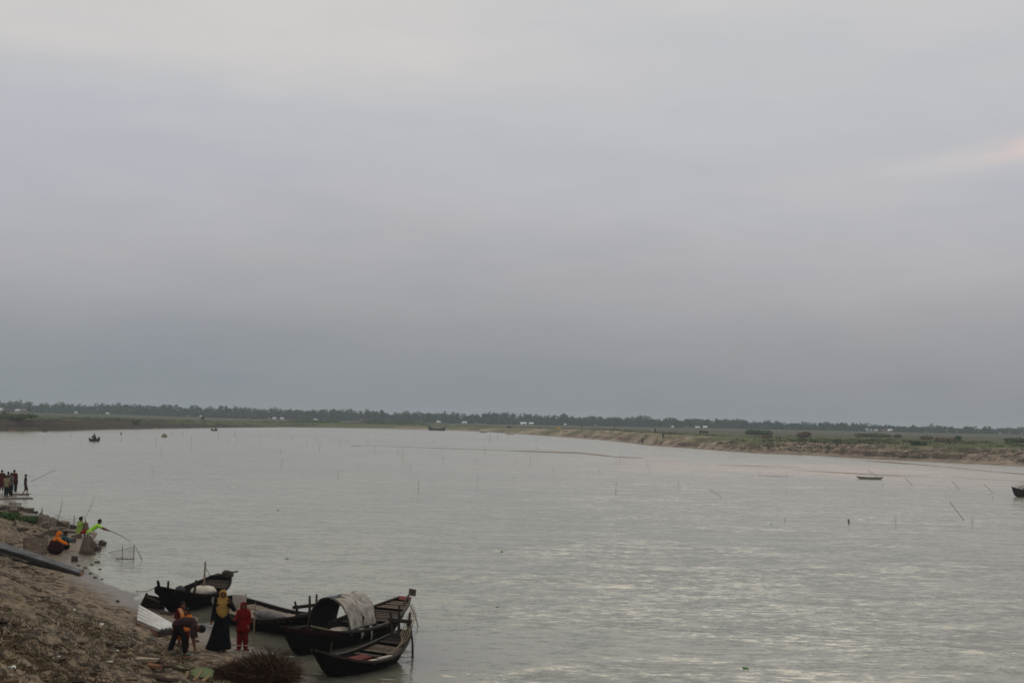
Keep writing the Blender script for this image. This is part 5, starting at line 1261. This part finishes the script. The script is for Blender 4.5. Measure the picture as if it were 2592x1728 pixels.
# broken clods and turf edges all over the slope: too many to count
def scatter(n, t0, t1, y0, y1, th=0.02):
    out = []
    while len(out) < n:
        Yr_ = y0 + (y1 - y0) * rng.random(4000) ** 1.5; Xr = (rng.random(4000) * .30 - .44) * Yr_
        t_ = sdist(Xr, Yr_); nz = fbm(Xr / 2.2, Yr_ / 2.2, 131, 3)
        k = (t_ > t0 + .6 * fbm(Xr / 3, Yr_ / 3, 5, 2)) & (t_ < t1) & (nz > th + .35 * rng.random(4000) - .12)
        out += list(zip(Xr[k], Yr_[k]))
    return np.array(out[:n])
m_clod = mat('turf_clod', (0.13, 0.10, 0.072), .95, .4, 0.9, .05, bump=.6, col2=(0.035, 0.027, 0.02))
P2 = scatter(750, 2.2, 12, 10, 66, -.10); z2 = bankH(P2[:, 0], P2[:, 1])
vv = []; ff = []
for (x, y), z in zip(P2, z2):
    r_ = (.02 + .13 * random.random() ** 3) * (.45 + .018 * y); hh = r_ * random.uniform(.2, .5); n = 7; b0 = len(vv); a0 = random.uniform(0, 6); st = random.uniform(.9, 1.9); ca, sa = math.cos(a0), math.sin(a0)
    for lz, lr in ((-.4, .85), (.55, 1.0), (1, .62)):
        for k in range(n):
            th = 2 * math.pi * k / n; rr_ = r_ * lr * random.uniform(.55, 1.3); dx, dy = math.cos(th) * rr_ * st, math.sin(th) * rr_
            vv.append((x + dx * ca - dy * sa, y + dx * sa + dy * ca, z + hh * lz * random.uniform(.85, 1.15) + .01))
    for l in (0, 1):
        for k in range(n): ff.append((b0 + l * n + k, b0 + l * n + (k + 1) % n, b0 + (l + 1) * n + (k + 1) % n, b0 + (l + 1) * n + k))
    ff.append(tuple(b0 + 2 * n + k for k in range(n)))
tag(link_mesh('soil_clods', vv, ff, m_clod), 'dark broken clods of soil strewn over the river bank', 'soil clods', kind='stuff')
# straw, reed bits and twigs trodden into the mud
m_straw = mat('straw_litter', (0.22, 0.165, 0.10), .95, .4, 1.2, .05, col2=(0.045, 0.032, 0.022))
P3 = scatter(2400, 1.8, 12, 10, 66, -.16); z3 = bankH(P3[:, 0], P3[:, 1]); sm = MB()
for (x, y), z in zip(P3, z3):
    a_ = random.gauss(.2, .6); l_ = random.uniform(.05, .42) * (.5 + .012 * y); w_ = random.uniform(.004, .026)
    dx, dy = math.cos(a_) * l_, math.sin(a_) * l_
    z4 = bankH(np.array([x + dx]), np.array([y + dy]))[0] if l_ > .2 else z
    sm.bar((x, y, z + .012), (x + dx, y + dy, float(z4) + .02), w_ * 2.2, w_)
tag(sm.build('straw_litter', m_straw), 'straw and broken reeds trodden into the muddy bank', 'straw', kind='stuff')
# dry and green grass tufts
def tufts(name, label, pts, mt, blades, h0, h1, spread):
    mb_v = []; mb_f = []
    zz = bankH(pts[:, 0], pts[:, 1])
    for (x, y), z in zip(pts, zz):
        for k in range(blades):
            a = random.uniform(0, 6.28); r_ = spread * random.random(); bx, by = x + math.cos(a) * r_, y + math.sin(a) * r_; h = random.uniform(h0, h1); w_ = .006 + .008 * random.random(); a2 = random.uniform(0, 6.28); l_ = h * random.uniform(.2, 1.2)
            cx, cy = math.cos(a2), math.sin(a2); b0 = len(mb_v)
            mb_v += [(bx - cy * w_, by + cx * w_, z - .01), (bx + cy * w_, by - cx * w_, z - .01), (bx + cx * l_ * .4 + cy * w_ * .8, by + cy * l_ * .4 - cx * w_ * .8, z + h * .7), (bx + cx * l_, by + cy * l_, z + h)]
            mb_f += [(b0, b0 + 1, b0 + 2), (b0, b0 + 2, b0 + 3)]
    tag(link_mesh(name, mb_v, mb_f, mt), label, 'grass', kind='stuff')
m_dry = mat('dry_grass', (0.15, 0.108, 0.06), .95, .4, 1.5, .05, col2=(0.06, 0.042, 0.026)); m_grn = mat('green_weeds', (0.055, 0.062, 0.022), .9, .4, 1.5, .1, col2=(0.095, 0.085, 0.04))
tufts('dry_grass', 'flattened dry brown grass on the bank slope', scatter(5200, 2.6, 12, 10, 60, -.06), m_dry, 8, .015, .05, .16)
def clump(cx, cy, n, r): 
    g = ground(cx, cy); return np.array([[g.x + random.gauss(0, 1) * r[0], g.y + random.gauss(0, 1) * r[1]] for _ in range(n)])
gp_ = [clump(300, 1590, 60, (.5, 1)), clump(330, 1610, 60, (.5, 1)), clump(250, 1600, 40, (.4, .8)), clump(60, 1660, 60, (1, 1)), clump(20, 1650, 60, (.8, 1)), clump(130, 1645, 50, (.6, .8)), clump(70, 1700, 40, (.7, .6)), clump(380, 1625, 40, (.5, .5)),
       clump(70, 1435, 25, (.3, .5)), clump(15, 1415, 30, (.5, .4)), clump(540, 1722, 50, (.4, .2)), clump(20, 1545, 50, (1.2, .3)), clump(160, 1560, 60, (1.2, .3)), clump(280, 1680, 40, (.6, .3))]
tufts('green_grass', 'small green and yellowing weeds between the clods', np.vstack(gp_), m_grn, 6, .015, .05, .15)
for lb, cx, cy, r_ in (('patch of green weeds at the left edge behind the wire cage', 18, 1313, 26), ('patch of green weeds beside the arched fish trap', 76, 1322, 22)):
    g = ground(cx, cy); sc = g.y / FPX; l_ = Leafs()
    for k in range(12): l_.cloud((random.uniform(-1, 1) * r_ * sc, random.uniform(-.4, .4), .14), (.35, .3, .22), 90, .055)
    o = l_.build('weed_patch', mat('weeds', (0.035, 0.085, 0.02), .8, .3, 3, .2, col2=(0.07, 0.12, 0.035))); o.location = g; tag(o, lb, 'weeds')

# ------------------------------------------------------------------ stakes in the river (foot x, foot y, height in px, lean in px)
ST = [(307, 1114, 18, 1), (205, 1135, 19, 0), (408, 1152, 25, 1), (395, 1128, 22, -1), (434, 1100, 12, 0), (463, 1101, 12, 0), (484, 1121, 20, 0), (484, 1142, 12, 0), (519, 1119, 8, 0), (553, 1111, 18, 0), (577, 1120, 7, 0), (600, 1118, 14, -1), (594, 1103, 14, 0),
      (390, 1200, 22, -5), (112, 1118, 12, 0), (57, 1104, 8, 0), (18, 1112, 14, 0), (350, 1116, 10, 0), (711, 1181, 24, 5), (657, 1122, 8, 0), (701, 1120, 9, 0), (711, 1146, 14, 0), (777, 1125, 12, 0), (802, 1117, 13, 0), (808, 1140, 20, 2), (859, 1127, 16, 3), (879, 1118, 9, 0),
      (853, 1209, 20, 4), (907, 1186, 10, 0), (931, 1128, 18, -2), (948, 1142, 15, 0), (951, 1118, 11, 0), (1008, 1151, 15, 0), (1019, 1165, 33, 1), (1039, 1189, 20, 0), (1059, 1236, 17, 0), (1121, 1167, 18, 0), (1058, 1248, 30, 1), (1204, 1168, 9, 0), (1212, 1192, 7, 0), (1205, 1230, 26, 5),
      (1227, 1148, 23, 0), (1239, 1119, 22, 0), (1260, 1114, 18, 0), (1300, 1217, 15, 1), (1305, 1171, 11, 2), (1342, 1172, 22, 0), (1359, 1140, 14, 0), (1385, 1200, 5, 0), (1400, 1195, 18, 1), (1517, 1198, 14, 0), (1560, 1176, 13, 0), (1568, 1175, 31, 4), (1557, 1250, 37, 4), (1559, 1249, 12, 0),
      (1638, 1177, 17, 0), (1642, 1201, 28, 1), (1692, 1224, 7, 0), (1717, 1238, 21, 0), (1755, 1202, 9, 0), (1922, 1203, 12, 0), (1991, 1206, 13, 0), (1990, 1258, 14, 1), (2092, 1246, 5, 2), (2150, 1325, 12, 2), (2235, 1236, 14, 0), (2268, 1329, 24, 0), (2394, 1250, 6, 0), (2512, 1266, 12, 0), (2461, 1332, 24, 0), (1988, 1322, 13, -2),
      (1357, 1117, 10, 0), (740, 1115, 12, 0), (1100, 1125, 9, 0), (1150, 1112, 9, 0), (1440, 1150, 8, 0), (1050, 1112, 10, 0), (660, 1105, 8, 0), (180, 1104, 9, 0), (240, 1104, 7, 0)]
m_stake = mat('river_stake', (0.19, 0.17, 0.13), .9)
for k, (px, py, h, ln) in enumerate(ST):
    g = at_z(px, py); sc = g.y / FPX
    o = MB().tube([V(0, 0, -.6), V((ln * .5 + random.uniform(-.8, .8)) * sc, 0, h * sc * .55), V((ln + random.uniform(-1.2, 1.2)) * sc, 0, h * sc)], [(.011 + .009 * (k % 3 == 0)) * max(1, g.y / 135), .013 * max(1, g.y / 135), .009 * max(1, g.y / 135)], 4).build('bamboo_stake', m_stake); o.location = (g.x, g.y, 0)
    bd = 0 if py < 1125 else 1 if py < 1165 else 2 if py < 1215 else 3; rk = sorted(q_[0] for q_ in ST if (0 if q_[1] < 1125 else 1 if q_[1] < 1165 else 2 if q_[1] < 1215 else 3) == bd).index(px)
    tag(o, ('short' if h < 11 else 'tall' if h > 21 else 'thin') + ' bamboo stake, %s from the left in the %s belt of river stakes' % (ORD[rk], ('farthest', 'second farthest', 'middle', 'nearest')[bd]), 'stake', 'bamboo stakes standing in the river')
m_dkst = mat('dark_stake', (0.02, 0.02, 0.015), .9)
def bigstake(lb, a, b_, r_=.04):
    g = at_z(*a); q = at_d(*b_, g.y) ; tag(MB().tube([V(g.x, g.y, -.5), V(g.x, g.y, 0), q], r_, 5).build('bamboo_stake', m_dkst), lb, 'stake')
bigstake('short thick dark stake alone in the right middle of the river', (2149, 1324), (2147, 1313), .045)
bigstake('long thin pole leaning steeply to the left in the water at right', (2440, 1316), (2403, 1268), .018)
bigstake('second leaning pole, farther out above the steep leaning one', (2428, 1237), (2410, 1218), .02)
bigstake('leaning pole by the right end of the grey skiff', (2222, 1208), (2198, 1190), .025)
bigstake('thin leaning pole left of the brushwood boat', (2514, 1247), (2490, 1225), .018)
bigstake('pole leaning to the left, right of the grey skiff', (2308, 1227), (2290, 1207), .02)
g = at_z(306, 1113); o = MB().box((0, 0, 1.35), (.25, .05, .6)).build('marker_flag', m_dkst); o.location = g; tag(o, 'small dark marker on a stake, left of the round float', 'marker')
# bent reed
p0, p1, p2 = at_z(1826, 1260), None, None
tag(MB().tube([p0, at_d(1815, 1248, p0.y), at_d(1796, 1240, p0.y)], .016, 4).build('bent_pole', m_stake), 'thin bent reed pole curving out of the water at right', 'pole')
# floating weeds
m_fl = mat('floating_weed', (0.05, 0.26, 0.05), .6, .2, 3)
for lb, px, py, wpx in (('bright green weed floating near mid river above the moored boats', 703, 1291, 4), ('small green weed floating off the stern of the hooded boat', 1258, 1536, 5), ('larger green and dark weed clump floating at bottom right', 1886, 1691, 17),
                        ('tiny green weed floating far right of the river', 1952, 1326, 6), ('faint green weed floating left, beyond the back boat', 727, 1413, 8), ('pale green weed speck floating beyond the mid river', 1270, 1396, 5)):
    g = at_z(px, py); sc = g.y / FPX; l_ = Leafs(); l_.cloud((0, 0, .0), (wpx * sc / 2, wpx * sc * .8, .01), 40, .03 * (1 if g.y < 60 else 1.6)); o = l_.build('floating_weed', m_fl); o.location = g; tag(o, lb, 'water weed')

# ------------------------------------------------------------------ far bank things
def bush(label, px, py, wpx, hpx, mt, name='bush', cat='bush', size=.45, n=500, flat=.8):
    g = far_at(px, py); sc = g.y / FPX; W_, h = wpx * sc, hpx * sc * .82; root = thing(name, label, cat, g); l_ = Leafs()
    for k in range(9): l_.cloud((random.uniform(-.38, .38) * W_, random.uniform(-.3, .3) * W_, h * random.uniform(.30, .55)), (W_ * .22, W_ * .2, h * .42), n // 9, size)
    l_.build('crown', mt, root)
    st = MB()
    for k in range(4): st.tube([(0.1 * k - .2, 0, -.2), (random.uniform(-.3, .3) * W_, 0, h * .5)], .05, 4)
    st.build('stems', m_trunk, root)
m_brown = mat('dry_reed', (0.25, 0.17, 0.11), .95, .3, 1.0, .05, col2=(0.13, 0.085, 0.055))
bush('large dark green bush on the right bank, left of the brown dome', 1920, 1100, 62, 17, m_leaf2, n=1200)
bush('round brown dried reed dome on the right bank', 2029, 1106, 40, 19, m_brown, 'reed_dome', 'reeds', .3, 1500)
bush('low brown dry shrub under the large dark green bush', 1942, 1107, 26, 8, m_brown, 'dry_shrub', 'shrub', .3, 500)
bush('long low green mound of bushes on the right bank', 2215, 1106, 90, 11, m_leaf2, n=1400)
bush('small brownish bush on the right bank after the green mound', 2274, 1107, 20, 9, m_leaf2, n=300)
bush('brown dry clump in the lush grass at far right', 2345, 1112, 34, 12, m_brown, 'dry_shrub', 'shrub', .35, 600)
bush('wide reddish dry clump near the far right tree belt', 2395, 1118, 46, 13, m_brown, 'dry_shrub', 'shrub', .35, 800)
bush('dark green pointed shrub near the right end of the bank', 2424, 1114, 14, 14, m_leaf2, n=300)
bush('green shrub low on the right bank slope', 2325, 1127, 34, 11, m_leaf2, n=600)
bush('tiny brown shrub left of the long green mound', 2173, 1107, 12, 6, m_brown, 'dry_shrub', 'shrub', .3, 200)
bush('small green shrub just below the brown dome', 2118, 1118, 18, 6, m_leaf2, n=260)
bush('low green bushes at the right edge of the picture', 2570, 1120, 60, 14, m_leaf2, n=900)
def dark_tree(label, px, py, hpx, wpx):
    g = far_at(px, py); sc = g.y / FPX; h = hpx * sc; W_ = wpx * sc; root = thing('tree', label, 'tree', g)
    l_ = Leafs()
    for k in range(5): l_.cloud((random.uniform(-.25, .25) * W_, random.uniform(-.2, .2) * W_, h * random.uniform(.55, .8)), (W_ * .32, W_ * .3, h * .24), 90, .45)
    l_.build('crown', m_leaf, root); MB().tube([(0, 0, -.3), (.1, 0, h * .6)], [.2, .12], 5).build('trunk', m_trunk, root)
dark_tree('lone dark tree beside the brown hut at far left', 73, 1047, 16, 12)
dark_tree('lone dark tree standing on the plain, middle of the left bank', 345, 1052, 14, 13)
dark_tree('small dark tree on the plain, right of the lone middle tree', 452, 1056, 8, 7)
dark_tree('small dark thorn tree on the edge of the left bank', 513, 1063, 10, 7)
dark_tree('small dark bush-like tree at the far left edge of the plain', 9, 1049, 9, 9)
bush('dark green scrub along the top of the far left bank', 40, 1060, 110, 16, m_leaf2, 'scrub', 'scrub', .45, 1400)
for lb, px, py, wpx, hpx in (('dark scrub line behind the sandbar in the middle', 800, 1069, 130, 7), ('dark low scrub behind the dark curved boat', 1000, 1073, 150, 7), ('low scrub tuft at the end of the left spit', 340, 1068, 30, 5)):
    bush(lb, px, py, wpx, hpx, m_leaf2, 'scrub', 'scrub', .5, 900)
m_tin = mat('pale_tin', (0.60, 0.62, 0.65), .5, .1, 1); m_wallw = mat('pale_wall', (0.42, 0.42, 0.42), .9); m_wallb = mat('brown_wall', (0.17, 0.12, 0.09), .9); m_door = mat('door_dark', (0.03, 0.03, 0.03), .9)
SH = [(2, 1030, 9, 9, 1), (45, 1036, 13, 7, 1), (62, 1047, 20, 8, 0), (192, 1038, 6, 5, 1), (272, 1040, 8, 5, 1), (475, 1049, 8, 4, 0), (509, 1046, 6, 4, 1), (682, 1050, 8, 4, 0), (695, 1050, 9, 5, 2), (714, 1050, 10, 5, 2), (799, 1051, 8, 4, 1), (915, 1060, 10, 5, 0), (981, 1056, 6, 3, 0), (1065, 1059, 7, 4, 0), (1110, 1060, 11, 5, 1),
      (1176, 1063, 14, 5, 1), (1207, 1064, 5, 4, 0), (1325, 1067, 17, 6, 2), (1345, 1068, 13, 6, 1), (1431, 1070, 7, 4, 1), (1507, 1070, 9, 4, 0), (1703, 1076, 7, 4, 1), (1740, 1077, 8, 4, 0), (1765, 1078, 12, 4, 1), (1785, 1078, 12, 5, 2), (2198, 1088, 16, 7, 2), (2215, 1088, 12, 5, 1), (2236, 1089, 12, 5, 0), (2252, 1090, 14, 6, 2), (2300, 1090, 12, 4, 0), (2343, 1092, 8, 4, 1), (2396, 1093, 11, 6, 1), (2421, 1093, 6, 6, 1), (2438, 1094, 11, 6, 2), (2537, 1099, 15, 8, 2), (2552, 1096, 5, 4, 1), (2587, 1100, 12, 7, 2)]
cnt = {0: 0, 1: 0, 2: 0}; nmk = {0: 'brownish hut', 1: 'pale tin shed', 2: 'bright white shed'}
for px, py, wpx, hpx, br in SH:
    Yh = 972.0; g = far_col(px, Yh); sc = Yh / FPX; W_, h = wpx * sc * .92, hpx * sc * 1.15; dp = 4.5
    root = thing('tin_shed' if br else 'hut', '%s by the far tree belt, the %s of its kind from the left' % (nmk[br], ORD[cnt[br]]), 'shed' if br else 'hut', g, random.uniform(-.1, .1), 'small houses along the far tree belt'); cnt[br] += 1
    zb_ = max(0.0, (1052 + (px - 640) * .0213 - py)) * sc * 0.0
    mt_r = m_tin if br else m_wallb; mt_w = m_tin if br == 2 else (m_wallw if br else m_wallb)
    MB().box((0, 0, h * .3 - .2), (W_ * .94, dp, h * .6 + .4)).build('wall', mt_w, root)
    mb = MB(); e = .25
    mb.loft([[V(x, -dp / 2 - e, h * .58), V(x, 0, h * 1.02), V(x, dp / 2 + e, h * .58), V(x, dp / 2 + e, h * .54), V(x, 0, h * .97), V(x, -dp / 2 - e, h * .54)] for x in (-W_ / 2, W_ / 2)]); mb.build('roof', mt_r, root)
    MB().box((W_ * .1, -dp / 2 - .03, h * .22), (min(.9, W_ * .25), .05, h * .44)).build('door', m_door, root)
# bright things on the spit
def tiny_box(label, px, py, wpx, hpx, mt, name, cat):
    g = far_at(px, py); sc = g.y / FPX; W_, h = wpx * sc, hpx * sc; r = thing(name, label, cat, g, random.uniform(-.2, .2))
    MB().box((0, 0, h * .4), (W_, W_ * .5, h * .8), jit=W_ * .05).build('load', mt, r); MB().ell((W_ * .1, 0, h * .8), (W_ * .35, W_ * .22, h * .28), 9, 6).build('top', mt, r, True)
tiny_box('bright yellow covered heap on the sandy spit', 1414, 1086, 12, 5, mat('yellow_sheet', (0.55, 0.42, 0.05), .8), 'covered_heap', 'heap')
tiny_box('red and white cloth bundle on the spit slope', 1569, 1110, 14, 6, mat('red_bundle', (0.35, 0.06, 0.07), .8, .5, 4, col2=(.5, .4, .4)), 'cloth_bundle', 'bundle')
tiny_box('dark heap beside the orange person at the tip of the spit', 1288, 1083, 10, 5, m_bdark, 'covered_heap', 'heap')
# cattle
m_cow = mat('dark_hide', (0.03, 0.024, 0.02), .8)
def cow(label, px, py, rz, sc=1.0):
    g = far_at(px, py); r = thing('cow', label, 'cow', g, rz); mb = MB()
    for a, b_, ra, rb in (((-.65, 0, 1.0), (.0, 0, .98), .30, .32), ((0, 0, .98), (.6, 0, 1.05), .32, .29), ((.6, 0, 1.1), (1.0, 0, 1.2), .2, .14), ((1.0, 0, 1.2), (1.35, 0, 1.0), .13, .08),
                        ((.5, .16, .9), (.52, .17, .45), .11, .07), ((.52, .17, .45), (.5, .17, .05), .06, .05), ((.5, -.16, .9), (.44, -.17, .45), .11, .07), ((.44, -.17, .45), (.42, -.17, .05), .06, .05),
                        ((-.6, .16, .95), (-.5, .17, .6), .15, .08), ((-.5, .17, .6), (-.66, .17, .4), .07, .05), ((-.66, .17, .4), (-.64, .17, .05), .05, .05), ((-.6, -.16, .95), (-.55, -.17, .6), .15, .08), ((-.55, -.17, .6), (-.72, -.17, .4), .07, .05), ((-.72, -.17, .4), (-.7, -.17, .05), .05, .05),
                        ((-.9, 0, 1.1), (-1.0, 0, .6), .04, .03), ((1.02, .12, 1.3), (1.0, .25, 1.28), .04, .03), ((1.02, -.12, 1.3), (1.0, -.25, 1.28), .04, .03)):
        capsule(mb, a, b_, ra, rb, 8)
    remesh(mb.build('body', m_cow, r), .04, 2); MB().tube([(1.05, .08, 1.3), (1.0, .15, 1.45)], [.03, .01], 5).build('horn', m_wallw, r); MB().tube([(1.05, -.08, 1.3), (1.0, -.15, 1.45)], [.03, .01], 5).build('horn', m_wallw, r)
cow('dark cow standing on the far plain, left of the two', 1778, 1099, .2); cow('dark cow standing on the far plain, right of the two', 1786, 1100, 3.3)
# mud weeds on far bank edge: rough grass seen as one mass
l_ = Leafs()
for k in range(3000):
    u = rng.uniform(-.43, .43); Ds_ = 1 / np.interp(u, fu_, 1 / fD_); s_ = 12 + rng.random() ** 2 * 130 + (30 if -.15 < u < .12 else 0); Yq = Ds_ + s_
    if fbm(np.array([u * Yq / 30]), np.array([Yq / 30]), 91, 3)[0] < -.05: continue
    l_.cloud((u * Yq, Yq, float(farZ(np.array([u]), np.array([Yq]))[0]) + .12), (rng.uniform(.8, 2.2), rng.uniform(.8, 2), .18), 9, .26)
tag(l_.build('rough_grass', mat('rough_grass_leaf', (0.065, 0.085, 0.032), .95, .3, .05, .05, col2=(0.12, 0.105, 0.06))), 'rough tufted grass along the top of the far banks', 'grass', kind='stuff')
